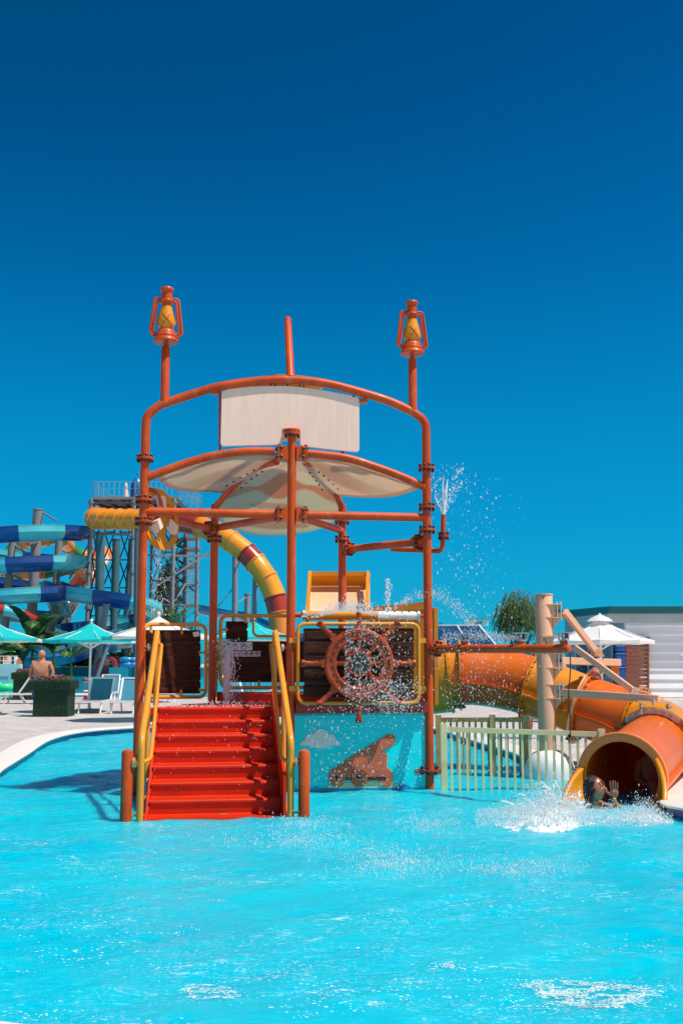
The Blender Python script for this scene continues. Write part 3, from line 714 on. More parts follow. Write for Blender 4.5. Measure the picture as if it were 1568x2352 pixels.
# small pale notice on the left panel
mb = MB(); mb.mat(WHITEP); q = [PL(x, y, L2, BL2, -.012) for x, y in ((443, 1452), (457, 1450), (459, 1461), (445, 1463))]; mb.prism(q, V(.003, .003, 0)); mb.build('small_notice', None, lp)
rf = [(660, 1415), (520, 1413), (508, 1425), (507, 1500), (508, 1565), (519, 1580), (660, 1579)]
mb = MB(); mb.mat(YEL).tube(fillet([PL(x, y, BL2, BR2) for x, y in ((775, 1416), (507, 1413), (507, 1580), (775, 1578))], .12, 6), .024, 12)
mb.tube(fillet([PL(x, y, BL2, BR2) for x, y in ((581, 1416), (582, 1461), (700, 1461))], .08, 6), .018, 10)
for a_, b_ in (((564, 1415), (564, 1428)), ((507, 1446), (520, 1446)), ((595, 1579), (595, 1567))): mb.cyl(PL(*a_, BL2, BR2), PL(*b_, BL2, BR2), .017, 8); mb.sphere(PL(*b_, BL2, BR2, -.01), .024, 8, 6)
bk = mb.build('guard_panel', None, ST)
mb = MB(); dv = V(*(B2 * .02), 0); mb.mat(DARKS)
for x0, y0, x1, y1 in ((521, 1430, 567, 1476), (521, 1474, 768, 1565)): mb.prism([PL(x, y, BL2, BR2, .022) for x, y in ((x0, y0), (x1, y0), (x1, y1), (x0, y1))], dv * .5)
mb.mat(WOODD)
for x0, y0, x1, y1 in ((519, 1427, 569, 1445), (519, 1447, 569, 1471), (519, 1473, 770, 1495), (519, 1497, 770, 1519), (519, 1521, 770, 1543), (519, 1545, 770, 1567)):
    mb.prism([PL(x, y, BL2, BR2, .0) for x, y in rrect(x0, y0, x1, y1, 2.5, 3)], dv)
mb.build('plank_board', None, bk)
PIC = mat('pictogram_blue', (.02, .12, .30), .5, .1); PICR = mat('pictogram_red', (.45, .02, .04), .5, .1)
def sign(x0, y0, x1, y1, items):
    A, B = BL2, BR2; q = lambda x, y, o_=0: PL(x, y, A, B, -.02 + o_)
    mb = MB(); mb.mat(WHITEP).prism([q(x0, y0), q(x1, y0), q(x1, y1), q(x0, y1)], V(*(B2 * .006), 0))
    o = mb.build('rules_sign', None, ST)
    mb = MB()
    for kind, cx, cy, r, c2 in items:
        mb.mat(c2)
        if kind == 'o':
            mb.tube([q(cx + r * math.cos(a), cy + r * math.sin(a), -.003) for a in [k * math.pi / 10 for k in range(20)]], .0035, 5, closed=True)
            mb.mat(PIC); mb.tube([q(cx - r * .6, cy + r * .3, -.003), q(cx, cy - r * .1, -.003), q(cx + r * .6, cy - r * .45, -.003)], [.004, .012, .004], 6); mb.sphere(q(cx + r * .1, cy - r * .5, -.004), .008, 8, 5)
        else: mb.tube([q(cx - r, cy, -.003), q(cx - r * .4, cy + r * .8, -.003), q(cx + r, cy - r, -.003)], .004, 5)
    mb.build('pictograms', None, o)
sign(530, 1475, 579.5, 1493.5, [('o', 539, 1484, 7, PIC), ('o', 559, 1484, 7, PIC), ('v', 573, 1484, 5, PICR)])
sign(532, 1495.5, 598, 1508, [('o', 539 + 13 * k, 1501.5, 5, PICR) for k in range(5)])
# --- ship wheel
WF = -.30
wc = PL(824, 1524, S(0, WF, 0).xy, S(1, WF, 0).xy); ax = V(-B2.x, -B2.y, 0)   # towards the camera
xw = V(E2.x, E2.y, 0); MW = Matrix((xw, UP, ax)).transposed() if xw.cross(UP).dot(ax) > 0 else Matrix((xw, UP, -ax)).transposed()
pxm = 1 / 2500 * wc.y
Ro, Ri = 80 * pxm, 53 * pxm
mb = MB(); mb.mat(WHEEL)
prof = [(Ri, -.03), (Ri, .03), (Ri + .02, .045), (Ri + .05, .035), (Ro - .06, .035), (Ro - .05, .055), (Ro - .02, .055), (Ro, .035), (Ro, -.03)]
mb.lathe(prof + [prof[0]], wc, MW, 56, caps=False)
for k in range(8):
    a = k * math.pi / 4; q = wc + MW @ V(math.cos(a) * Ro, math.sin(a) * Ro, 0); mb.beam(wc + MW @ V(math.cos(a) * (Ro - .03), math.sin(a) * (Ro - .03), 0), wc + MW @ V(math.cos(a) * (Ro + .035), math.sin(a) * (Ro + .035), 0), .09, .075, tuple(ax))
mb.mat(BOLT)
for k in range(24):
    a = (k + .5) * math.pi / 12
    mb.sphere(wc + MW @ V(math.cos(a) * (Ro - .085), math.sin(a) * (Ro - .085), .036), .012, 8, 5)
wh = mb.build('ship_wheel', None, ST)
for k in range(8):
    a = k * math.pi / 4 + math.pi / 2; dr = MW @ V(math.cos(a), math.sin(a), 0); dr.normalize()
    z_ = dr.cross(MW @ V(0, 0, 1)); M2 = Matrix((z_, (MW @ V(0, 0, 1)), dr)).transposed()
    mb = MB(); mb.mat(WHEEL); r1 = 133 * pxm
    L_ = r1 - Ro
    mb.lathe([(.036, .03), (.040, .045), (.030, .06), (.026, .07), (.036, .08), (.034, .095), (.027, .11), (.032, L_ * .55), (.030, L_ * .72), (.040, L_ * .82), (.048, L_ * .90), (.044, L_ * .97), (.02, L_)], wc + dr * (Ro), M2, 16)
    mb.mat(BOLT).cyl(wc + dr * (Ro + L_ * .9) + ax * .04, wc + dr * (Ro + L_ * .9) + ax * .052, .013, 10)
    mb.build('wheel_handle', None, wh)
    mb = MB(); mb.mat(WHEEL); Rh = 30 * pxm; L2_ = Ri - Rh
    mb.lathe([(.020, 0), (.034, .02), (.022, .04), (.020, L2_ * .4), (.034, L2_ * .55), (.022, L2_ * .7), (.036, L2_ * .85), (.03, L2_ + .01)], wc + dr * Rh, M2, 14); mb.build('wheel_spoke', None, wh)
mb = MB(); mb.mat(WHEEL); Rh = 30 * pxm; mb.lathe([(.02, -.05), (Rh * .97, -.05), (Rh, -.02), (Rh, .035), (Rh * .95, .05), (Rh * .82, .05), (Rh * .80, .02)], wc, MW, 36); mb.mat(BOLT).cyl(wc + ax * .02, wc + ax * .035, Rh * .79, 30); mb.build('wheel_hub', None, wh)
mb = MB(); mb.mat(ORD).cyl(wc - ax * .03, wc - ax * (.26), .05, 16); mb.build('wheel_axle', None, wh)
# --- cyan panel with cannon and cloud
zp1 = zf0 - .004
mb = MB(); mb.mat(CYANP).prism([S(.05, 0, zp1), S(RAD - .06, 0, zp1), S(RAD - .06, 0, -.15), S(.05, 0, -.15)], V(*(B2 * .03), 0)); cpn = mb.build('cyan_panel', None, ST)
q4 = lambda x, y, o_=0: onLR(627.2 + .3 * x, 1293.6 + .3 * y, o_)
CANN = mat('cannon_brown_paint', (.60, .12, .05), .5, .12, 8, .1, 50)
out = [(545, 1520), (870, 1322), (890, 1312), (912, 1318), (928, 1335), (930, 1358), (920, 1380), (830, 1440), (836, 1462), (868, 1464), (872, 1500), (864, 1515), (866, 1575)]
out += [(860 + 52 * math.cos(a), 1640 + 68 * math.sin(a)) for a in [R(-75 + 15 * k) for k in range(15)]]
out += [(812, 1664), (735, 1664)] + [(660 + 66 * math.cos(a), 1640 + 66 * math.sin(a)) for a in [R(20 + 14 * k) for k in range(11)]]
out += [(592, 1655), (552, 1655)] + [(490 + 60 * math.cos(a), 1640 + 68 * math.sin(a)) for a in [R(20 + 16 * k) for k in range(16)]]
out += [(505, 1560), (508, 1550), (545, 1548)]
mb = MB(); mb.mat(YFG); 
on_ = []; area = sum(out[i - 1][0] * out[i][1] - out[i][0] * out[i - 1][1] for i in range(len(out))); sgn = 1 if area > 0 else -1
for i in range(len(out)):
    tx, ty = out[(i + 1) % len(out)][0] - out[i - 1][0], out[(i + 1) % len(out)][1] - out[i - 1][1]; l_ = math.hypot(tx, ty) + 1e-6; on_.append((out[i][0] + sgn * ty / l_ * 6.5, out[i][1] - sgn * tx / l_ * 6.5))
mb.prism([q4(x, y, -.012) for x, y in on_], V(*(B2 * .008), 0))
mb.mat(CANN); mb.prism([q4(x, y, -.024) for x, y in out], V(*(B2 * .011), 0))
mb.mat(BOLT); mb.prism([q4(x, y, -.028) for x, y in ((556, 1638), (862, 1634), (862, 1660), (556, 1660))], V(*(B2 * .003), 0))
mb.mat(CANN); mb.prism([q4(660 + 62 * math.cos(a), 1640 + 64 * math.sin(a), -.040) for a in [k * math.pi / 12 for k in range(24)]], V(*(B2 * .014), 0))
mb.prism([q4(490 + 56 * math.cos(a), 1640 + 64 * math.sin(a), -.040) for a in [k * math.pi / 12 for k in range(24)]], V(*(B2 * .012), 0))
mb.mat(BOLT); mb.cyl(q4(486, 1640, -.05), q4(486, 1640, -.07), .02, 12); mb.cyl(q4(654, 1640, -.052), q4(654, 1640, -.07), .02, 12)
mb.build('cannon_relief', None, cpn)
CL = mat('cloud_paint', (.66, .72, .72), .45, .04)
cl = [(200, 1385), (212, 1368), (240, 1355), (250, 1322), (275, 1310), (305, 1312), (325, 1285), (350, 1270), (385, 1270), (412, 1292), (420, 1310), (450, 1308), (472, 1325), (480, 1352), (505, 1362), (522, 1385), (500, 1396), (440, 1394), (420, 1412), (370, 1420), (310, 1412), (270, 1398), (215, 1396)]
mb = MB(); mb.mat(CL).prism([q4(x, y, -.008) for x, y in cl], V(*(B2 * .004), 0)); mb.build('cloud_relief', None, cpn)
mb = MB(); mb.mat(mat('sand_paint', (.52, .62, .45), .5, .06)).prism([q4(x, y, -.006) for x, y in ((420, 1720), (430, 1700), (470, 1690), (560, 1680), (900, 1660), (935, 1690), (965, 1712), (965, 1720))], V(*(B2 * .004), 0))
wv = [(148, 1800), (148, 1735), (200, 1728), (300, 1728), (330, 1708), (350, 1726), (420, 1722), (560, 1730), (930, 1722), (970, 1700), (1010, 1690), (1050, 1716), (1100, 1728), (1143, 1730), (1143, 1800)]
mb.mat(BLUEP).prism([q4(x, y, -.010) for x, y in wv], V(*(B2 * .006), 0)); mb.build('wave_relief', None, cpn)
# --- spray roller over the wheel
ra0 = PL(672, 1412, S(0, -.0, 0).xy, S(1, 0, 0).xy)
rz = ra0.z; mb = MB(); mb.mat(OR).cyl(S(.04, 0, rz), S(RAD, 0, rz), .026, 12)
a1 = ab(onLR(700, 1412))[0]; a2 = ab(onLR(866, 1412))[0]; a3 = ab(onLR(957, 1412))[0]
mb.mat(YFG).cyl(S(a1, 0, rz), S(a2, 0, rz), .053, 22); mb.mat(WHITEP).cyl(S(a2, 0, rz), S(a3, 0, rz), .053, 22)
mb.mat(CHROME).cyl(S(a1 - .03, 0, rz), S(a1, 0, rz), .065, 20); mb.cyl(S(a3, 0, rz), S(a3 + .025, 0, rz), .065, 20)
mb.mat(BOLT)
for k in range(5): mb.cyl(S(a2 + .12 + .09 * k, -.03, rz + .035), S(a2 + .12 + .09 * k, -.035, rz + .05), .01, 8)
mb.build('spray_roller', None, ST)
# --- water wheel at the left post
wq = P(368, 1193, L2.y + .30); axw = V(.90, -.42, .12).normalized(); u1 = axw.orthogonal().normalized(); u1 = (UP - axw * axw.z).normalized(); u2 = axw.cross(u1); MWW = Matrix((u2, u1, axw)).transposed()
mb = MB(); mb.mat(YFG).lathe([(.30, -.015), (.30, .015), (.385, .018), (.39, 0), (.385, -.018), (.30, -.015)], wq, MWW, 40, caps=False)
for k in range(3):
    a = k * 2.094 + .5; dr = MWW @ V(math.cos(a), math.sin(a), 0); mb.beam(wq, wq + dr * .32, .14, .03, tuple(axw))
mb.cyl(wq - axw * .05, wq + axw * .05, .09, 20)
ww = mb.build('water_wheel', None, ST)
mb = MB(); mb.mat(CREAM)
for k in range(3):
    a = k * 2.094 + 1.5; dr = MWW @ V(math.cos(a), math.sin(a), 0); mb.beam(wq + dr * .10 + axw * .05, wq + dr * .28 + axw * .05, .12, .06, tuple(axw))
mb.build('paddle', None, ww)
mb = MB(); mb.mat(ORD).tube(spline([V(L2.x, L2.y + .02, zy(1128, 13)), P(352, 1124, 13.1), P(366, 1142, 13.15), P(373, 1172, 13.2)], 6), .022, 10); mb.build('feed_pipe', None, ST)
mb = MB(); mb.mat(ORD).cyl(V(L2.x, L2.y, wq.z), wq, .03, 12); mb.build('wheel_axle', None, ww)
# --- spray arm on the right
a = V(R2.x, R2.y, zy(1490, R2.y)); e = P(1310, 1490, 11.9); dr = (e - a).normalized()
mb = MB(); mb.mat(OR).tube([a, e - dr * .05, e - dr * .02, e - dr * .005], [.050, .050, .040, .015], 20); arm = mb.build('spray_arm', None, ST)
flange(a + dr * .14, dr, .10); 
NZ = []
for x, yb in ((1068, 1478), (1196, 1478), (1312 - 18, 1478)):
    Yq = 13.5 + (11.9 - 13.5) * (x - 981) / (1310 - 981); q = P(x, 1490, Yq); NZ.append(q)
    mb = MB(); mb.mat(OR).cyl(q, q + V(0, 0, .085), .042, 16); mb.mat(STEEL).cyl(q + V(0, 0, .085), q + V(0, 0, .10), .055, 16)
    mb.beam(q + V(-.05, 0, .10), q + V(-.05, 0, .17), .02, .03); mb.beam(q + V(.05, 0, .10), q + V(.05, 0, .17), .02, .03); mb.cyl(q + V(0, 0, .10), q + V(0, 0, .15), .025, 12)
    mb.beam(q + V(-.10, 0, .175), q + V(.08, -.02, .175), .05, .014); mb.mat(CHROME).sphere(q + V(0, -.01, .15), .024, 10, 6); mb.mat(BOLT).cyl(q + V(.03, -.03, .11), q + V(.03, -.03, .17), .012, 8)
    mb.build('spray_nozzle', None, arm)
# ================================================================== tube slide
z5 = lambda x, y, Y: P((960 + x * .408) * .98, (1360 + y * .408) * .98, Y)
SL = thing('tube_slide', (z5(700, 595, 16).x, 15.5, 0), 'orange and yellow tube water slide curving down beside the beige column to its open mouth', 'water slide')
cp_pts = [z5(120, 560, 16.3), z5(290, 545, 16.25), z5(480, 560, 16.2), z5(705, 612, 16.0), z5(1010, 725, 15.6), z5(1230, 800, 15.35), z5(1425, 868, 15.0), z5(1480, 930, 14.6), z5(1405, 965, 14.05), z5(1320, 1040, 13.2), z5(1218, 1132, 12.2)]
NS = 10; sp = spline(cp_pts, NS); TR = .43
def frame_at(i):
    t = (sp[min(i + 1, len(sp) - 1)] - sp[max(i - 1, 0)]).normalized(); x = t.cross(UP).normalized(); y = x.cross(t); return t, x, y
segs = [(0, NS, YFG), (NS, 3 * NS, OFG), (3 * NS, 4 * NS, YFG), (4 * NS, int(5.3 * NS), OFG), (int(5.3 * NS), 8 * NS, YFG), (8 * NS, 10 * NS, OFG)]
for i0, i1, m in segs:
    mb = MB(); mb.mat(m); seg = 40; vs_ = []; fs = []; R0 = TR if i0 < 8 * NS else TR * .98
    for i in range(i0, i1 + 1):
        t, x, y = frame_at(i)
        for rr in (R0, R0 - .03):
            for k in range(seg):
                a = 2 * math.pi * k / seg; vs_.append(sp[i] + (x * math.cos(a) + y * math.sin(a)) * rr)
    n = i1 - i0
    for i in range(n):
        for k in range(seg):
            k2 = (k + 1) % seg; a = i * 2 * seg
            fs.append((a + k, a + k2, a + 2 * seg + k2, a + 2 * seg + k)); fs.append((a + seg + k, a + 3 * seg + k, a + 3 * seg + k2, a + seg + k2))
    for e in (0, n):
        for k in range(seg): k2 = (k + 1) % seg; a = e * 2 * seg; fs.append((a + k, a + seg + k, a + seg + k2, a + k2))
    mb.add(vs_, fs)
    # moulded seam ledges on both sides, end flanges
    for sg in (-1, 1):
        v2 = []; f2 = []
        for i in range(i0, i1 + 1):
            t, x, y = frame_at(i)
            for (r_, h) in ((R0 - .01, -.02), (R0 + .055, -.02), (R0 + .055, .018), (R0 - .01, .018)): v2.append(sp[i] + x * sg * r_ * .985 + y * (h - .10))
        for i in range(n):
            for k in range(4): k2 = (k + 1) % 4; f2.append((i * 4 + k, i * 4 + k2, i * 4 + 4 + k2, i * 4 + 4 + k))
        f2 += [(0, 1, 2, 3), tuple(n * 4 + q for q in (3, 2, 1, 0))]
        mb.add(v2, f2, False)
    for e, dd in ((i0, 1), (i1, -1)):
        if e == 10 * NS: continue
        t, x, y = frame_at(e); M = Matrix((x, y, t)).transposed()
        mb.lathe([(R0 - .01, .001 if dd > 0 else -.001), (R0 + .085, .001 * dd), (R0 + .085, .018 * dd), (R0 - .01, .018 * dd)], sp[e], M, 48, caps=False)
        if dd > 0:
            mb.mat(BOLT)
            for k in range(28):
                a = 2 * math.pi * k / 28; q = sp[e] + (x * math.cos(a) + y * math.sin(a)) * (R0 + .05); mb.cyl(q - t * .032, q + t * .032, .012, 6)
            mb.mat(m)
    mb.build('tube_segment', None, SL, 40)
# mouth lip
t, x, y = frame_at(10 * NS); M = Matrix((x, y, t)).transposed()
LIP = mat('orange_lip', (.80, .20, .025), .4, .08, 3, coat=.3, dirt=(.70, .22, .08), ds=4)
mb = MB(); mb.mat(LIP).lathe([(TR - .035, -.06), (TR + .0, -.07), (TR + .055, -.06), (TR + .062, .0), (TR + .055, .035), (TR - .0, .045), (TR - .04, .03), (TR - .045, -.03), (TR - .035, -.06)], sp[-1], M, 64, caps=False); mb.build('mouth_lip', None, SL)
mouth = sp[-1]; mt = t; mxv = x
# open yellow run-out arms beyond the mouth
for sg, A0_, A1_ in ((-1, 148, 228), (1, -48, 14)):
    mb = MB(); mb.mat(YFG); vs_ = []; fs = []; na, nl = 12, 10
    for j in range(nl + 1):
        u = j / nl
        for i in range(na + 1):
            s_ = i / na
            top = (A0_ if sg < 0 else A1_); bot = (A1_ if sg < 0 else A0_)
            tp = top + (bot - top) * (.78 * u ** 1.3)
            a = R(tp + (bot - tp) * s_); r_ = TR + .0 + .16 * u
            vs_.append(mouth + mt * (.02 + .80 * u) + (mxv * math.cos(a) + y * math.sin(a)) * r_)
    for j in range(nl):
        for i in range(na): a = j * (na + 1) + i; fs.append((a, a + 1, a + na + 2, a + na + 1))
    mb.add(vs_, fs); o = mb.build('runout_side', None, SL); so_ = o.modifiers.new('t', 'SOLIDIFY'); so_.thickness = .05; so_.offset = 0
# yellow entry hood
HD2a = BR2 + B2 * .25; HD2b = R2 + (R2 - BR2) * .0 + B2 * .35 + E2 * .18
HA, HB = BR2 + (BR2 - C2).normalized() * .10, R2 + B2 * .45 + E2 * .14
hq = lambda x, y, o_=0: PL(x, y, (V(-1, 15.0, 0)).xy, (V(1, 14.7, 0)).xy, o_)
mb = MB(); mb.mat(YFG).prism([hq(x, y) for x, y in ((838, 1402), (972, 1389), (999, 1398), (1001, 1618), (838, 1612))], V(.0, .03, 0))
mb.beam(hq(838, 1404), hq(974, 1391), .05, .10); mb.beam(hq(1000, 1396), hq(1002, 1619), .06, .05, (1, 0, 0)); mb.build('entry_panel', None, SL)
mb = MB(); mb.mat(YFG); q = z5(150, 575, 15.7); ctr = sp[0]; 
t0, x0_, y0_ = frame_at(0); M0 = Matrix((x0_, y0_, t0)).transposed()
mb.lathe([(TR + .02, -.9), (TR + .10, -.9), (TR + .10, .02), (TR + .02, .02), (TR + .02, -.9)], sp[0] + t0 * .25, M0, 40, caps=False)
mb.lathe([(TR, .24), (TR + .12, .24), (TR + .12, .27), (TR, .27)], sp[0] + t0 * .02, M0, 40, caps=False)
mb.mat(BOLT)
for k in range(26):
    a = 2 * math.pi * k / 26; qq = sp[0] + t0 * .27 + (x0_ * math.cos(a) + y0_ * math.sin(a)) * (TR + .09); mb.cyl(qq - t0 * .03, qq + t0 * .03, .012, 6)
mb.build('entry_collar', None, SL)
# tall curved hood board standing over the entry
PCH = mat('pale_peach_fibreglass', (.80, .50, .30), .35, .06, 2, .04, 30, coat=.3, dirt=(.84, .60, .42), ds=1.2, stretch=(3, 1, .3))
mb = MB(); yq = 17.2; y1q = 16.6
rows = [(1319, 17.5, 0), (1328, 17.55, 1), (1344, 17.6, 2), (1375, 17.0, 3), (1421, 16.1, 4)]
mb.mat(PCH); vs_ = []; cols = [(-1.0, 0), (-.96, .10), (-.90, .13), (.90, .13), (.96, .10), (1.0, 0)]
for y_, Y_, k in rows:
    xl = 711 + (705 - 711) * (y_ - 1319) / 100; xr = 846 - 2 * (y_ - 1319) / 100
    for cx_, dy in cols:
        xx = (xl + xr) / 2 + (xr - xl) / 2 * cx_; vs_.append(P(xx, y_, Y_ + dy * 1.5))
fs = []
for j in range(4):
    for i in range(5): a = j * 6 + i; fs.append((a, a + 1, a + 7, a + 6))
mb.add(vs_, fs)
for i_, f in enumerate(fs):
    pass
o = mb.build('hood_board', None, SL, 50); so_ = o.modifiers.new('t', 'SOLIDIFY'); so_.thickness = .03; so_.offset = 1
mb = MB(); mb.mat(YFG)
mb.beam(P(712, 1319, 17.45), P(705, 1421, 16.05), .05, .12); mb.beam(P(844.5, 1319, 17.45), P(842, 1421, 16.05), .05, .12); mb.beam(P(711, 1318, 17.45), P(845, 1318, 17.45), .06, .07)
vv = [P(715, 1321, 17.50), P(841, 1321, 17.50), P(840, 1344, 17.72), P(716, 1344, 17.72)]; mb.prism(vv, V(0, -.03, 0))
mb.build('hood_rim', None, SL)
# stay plate and grey ring between tube segments
e = 4 * NS; t, x, y = frame_at(e); M = Matrix((x, y, t)).transposed(); mb = MB(); mb.mat(PEACH).lathe([(TR + .02, -.045), (TR + .13, -.045), (TR + .13, -.02), (TR + .02, -.02)], sp[e], M, 48, caps=False)
mb.mat(CHROME).beam(sp[e] - x * .56 - t * .03, sp[e] - x * .62 - t * .03, .05, .05); mb.build('joint_ring', None, SL)
e = 8 * NS; t, x, y = frame_at(e); M = Matrix((x, y, t)).transposed(); mb = MB(); mb.mat(PEACH)
arc = []
for k in range(15):
    a = R(48 + 84 * k / 14); arc.append(sp[e] + t * .03 + (x * math.cos(a) + y * math.sin(a)) * (TR + .045))
for a, b in zip(arc[:-1], arc[1:]): mb.beam(a, b, .075, .012, tuple(t))
mb.mat(STEEL)
for k in range(0, 15, 2): mb.cyl(arc[k] + t * .005, arc[k] + t * .03, .026, 12)
mb.build('saddle_plate', None, SL)
# ------------------------------------------------------------------ beige support column with arms
def z8(x, y, Y): return P(1097.6 + .3 * x, 1352.4 + .3 * y, Y)
CY = 14.9; cb = P(1256, 1700, CY)
CO = thing('slide_support_column', (cb.x, cb.y, 0), 'tall beige steel column with bolted arms holding up the tube slide', 'column')
ztc = zy(1367, CY); zm = zy(1490, CY)
mb = MB(); mb.mat(PEACH).tube([V(cb.x, cb.y, 0), V(cb.x, cb.y, ztc - .01), V(cb.x, cb.y, ztc)], [.118, .118, .112], 28); mb.cyl(V(cb.x, cb.y, ztc), V(cb.x, cb.y, ztc + .015), .125, 28)
mb.mat(BOLT).cyl(V(cb.x - .02, cb.y - .116, ztc - .03), V(cb.x - .02, cb.y - .124, ztc - .03), .012, 8); mb.build('column_shaft', None, CO)
bz = 0; mb = MB(); mb.mat(WHITEP); mb.lathe([(.345, -.3), (.345, .04), (.335, .12), (.31, .20), (.27, .27), (.21, .32), (.15, .35), (.12, .36)], (cb.x + .02, cb.y, 0), seg=40); mb.build('column_foot', None, CO)
def pbeam(name, a, b, w_, h, m=PEACH):
    mb = MB(); mb.mat(m).beam(a, b, w_, h); o = mb.build(name, None, CO); bv = o.modifiers.new('b', 'BEVEL'); bv.width = .008; bv.segments = 2; return o
rp = sp[8 * NS]; tA = frame_at(8 * NS)[0]
a = V(cb.x + .1, cb.y, zy(1589, CY)); e1 = P(1513, 1606, 14.1); pbeam('lower_arm', a, e1, .085, .10)
a2 = P(1318, 1487, CY - .1); e2 = P(1458, 1590, 14.35); pbeam('lower_stay', a2, e2, .07, .08)
a3 = P(1296, 1404, CY); e3 = P(1368, 1498, 15.3); pbeam('upper_stay', a3, e3, .06, .09)
a4 = V(cb.x + .1, cb.y + .02, zy(1517, CY)); e4 = P(1420, 1522, 15.6); pbeam('upper_arm', a4, e4, .10, .10)
mb = MB(); mb.mat(PEACH)
for yb, yt in ((1391, 1417), (1502, 1532), (1574, 1602)):
    wide = yb > 1550
    zc1 = (zy(yb, CY) + zy(yt, CY)) / 2; hh = abs(zy(yb, CY) - zy(yt, CY)) / 2
    mb.box((cb.x + .15, cb.y - .02, zc1), (.14, .12, hh * 2)); mb.box((cb.x + .12, cb.y - .02, zc1 - hh - .01), (.34 if wide else .24, .20, .014)); mb.box((cb.x + .12, cb.y - .02, zc1 + hh + .01), (.30 if wide else .2, .20, .014))
    mb.mat(BOLT); mb.cyl((cb.x + .17, cb.y - .09, zc1), (cb.x + .17, cb.y - .075, zc1), .03, 12); mb.mat(CHROME)
    for sx in (.16, .21): mb.cyl((cb.x + sx, cb.y - .1, zc1 - hh - .05), (cb.x + sx, cb.y - .1, zc1 + hh + .05), .012, 8)
    mb.mat(PEACH)
    q = zc1 - hh - .02; mb.prism([V(cb.x + .22, cb.y - .06, q), V(cb.x + .11, cb.y - .06, q), V(cb.x + .11, cb.y - .06, q - .14)], V(0, .02, 0))
q = zy(1462, CY); mb.box((cb.x + .08, cb.y - .09, q), (.28, .14, .02)); mb.prism([V(cb.x - .02, cb.y - .14, q - .01), V(cb.x + .12, cb.y - .14, q - .01), V(cb.x + .02, cb.y - .14, q - .16)], V(0, .015, 0))
mb.build('column_bracket', None, CO)
mb = MB(); mb.mat(PEACH).cyl(e2 + V(0, -.05, 0), e2 + V(0, .05, 0), .065, 20); mb.mat(CHROME).cyl(e2 + V(0, -.065, 0), e2 + V(0, -.05, 0), .03, 12)
mb.mat(PEACH).beam(e2, P(1492, 1598, 14.2), .05, .07); mb.cyl(e3 + V(0, -.05, 0), e3 + V(0, .05, 0), .045, 16); mb.prism([P(x, y, 15.35) for x, y in ((1352, 1508), (1388, 1508), (1376, 1488), (1366, 1482))], V(0, .03, 0)); mb.build('pivot_plate', None, CO)
mb = MB(); mb.mat(CHROME); h0 = zy(1613, 14.05)
for x in (1470, 1532):
    q = P(x, 1612, 14.05); mb.beam(q, V(q.x, q.y, zy(1640, 14.05)), .02, .05, (0, 1, 0)); mb.cyl(q + V(-.04, -.02, -.06), q + V(.05, -.02, -.06), .012, 8); mb.cyl(q + V(-.01, -.02, -.06), q + V(.02, -.02, -.06), .03, 8)
mb.mat(PEACH).beam(P(1462, 1611, 14.05), P(1540, 1614, 14.05), .08, .02); mb.mat(CHROME).cyl(P(1500, 1606, 14.0), P(1500, 1620, 14.0), .016, 8)
q = P(1420, 1524, 15.6); mb.mat(YFG).beam(q + V(-.06, 0, 0), q + V(-.06, 0, -.22), .10, .05); mb.mat(CHROME).cyl(q + V(-.25, -.05, -.04), q + V(-.25, -.05, -.14), .03, 10)
mb.build('hanger', None, CO)
# black rope from the spray arm to the fence
e = NZ[2]; mb = MB(); mb.mat(BOLT); f_ = P(1307, 1690, 12.9)
pts = [V(e.x + .01, e.y - .06, e.z + .1), V(e.x + .05, e.y - .05, e.z - .02)] + [V(e.x + .05, e.y - .05, e.z - .02).lerp(f_, k / 10) + V(.012 * math.sin(k * .9), 0, 0) for k in range(1, 11)] + [f_ + V(-.01, 0, -.09)]
mb.tube(pts, .007, 6); mb.sphere(f_, .022, 8, 6); mb.sphere(f_ + V(-.03, 0, -.03), .02, 8, 6); o = mb.build('rope', None, loc=(f_.x, f_.y, f_.z)); tag(o, 'thin black rope hanging from the spray arm and knotted to the fence', 'rope')
# ------------------------------------------------------------------ fences
def fence(name, a, b, h, nb, m, label, posts, pw=.05, bw=.028, cap=True):
    a = Vector(a); b = Vector(b); root = thing(name, (a.x, a.y, 0), label, 'fence'); d = (b - a); d.z = 0; L = d.length; d.normalize()
    za, zb_ = a.z, b.z
    zz = lambda t: za + (zb_ - za) * t
    mb = MB(); mb.mat(m).beam(V(a.x, a.y, za - .03), V(b.x, b.y, zb_ - .03), .05, .06); mb.build('top_rail', None, root)
    for t in posts:
        p = a + d * L * t; mb = MB(); mb.mat(m).beam(V(p.x, p.y, -.1), V(p.x, p.y, zz(t) + .035), pw * 1.5, pw * 1.5, (0, 1, 0)); mb.build('fence_post', None, root)
    for k in range(nb):
        t = (k + 1) / (nb + 1); p = a + d * L * t
        if min(abs(t - q) for q in posts) < .4 / (nb + 1): continue
        mb = MB(); mb.mat(m).beam(V(p.x, p.y, -.05), V(p.x, p.y, zz(t) - .06), bw, bw, (0, 1, 0)); mb.build('baluster', None, root)
    return root
fa = P(1018, 1669, 13.55); fb = P(1380, 1681, 13.35)
fence('pool_fence', V(fa.x, fa.y, fa.z), V(fb.x, fb.y, fb.z), 0, 19, FENC, 'pale yellow metal railing standing in the water in front of the column', (0, 1.0))
fa = P(1006, 1648, 15.3); fb = P(1207, 1648, 15.0)
fence('pool_fence', fa, fb, 0, 13, FENB, 'brownish cream metal railing, its shade painted in, behind the pale yellow one, under the tube slide', (0, .62, .985))
fa = P(1208, 1650, 15.0); fb = P(1345, 1664, 13.5)
mb = MB()
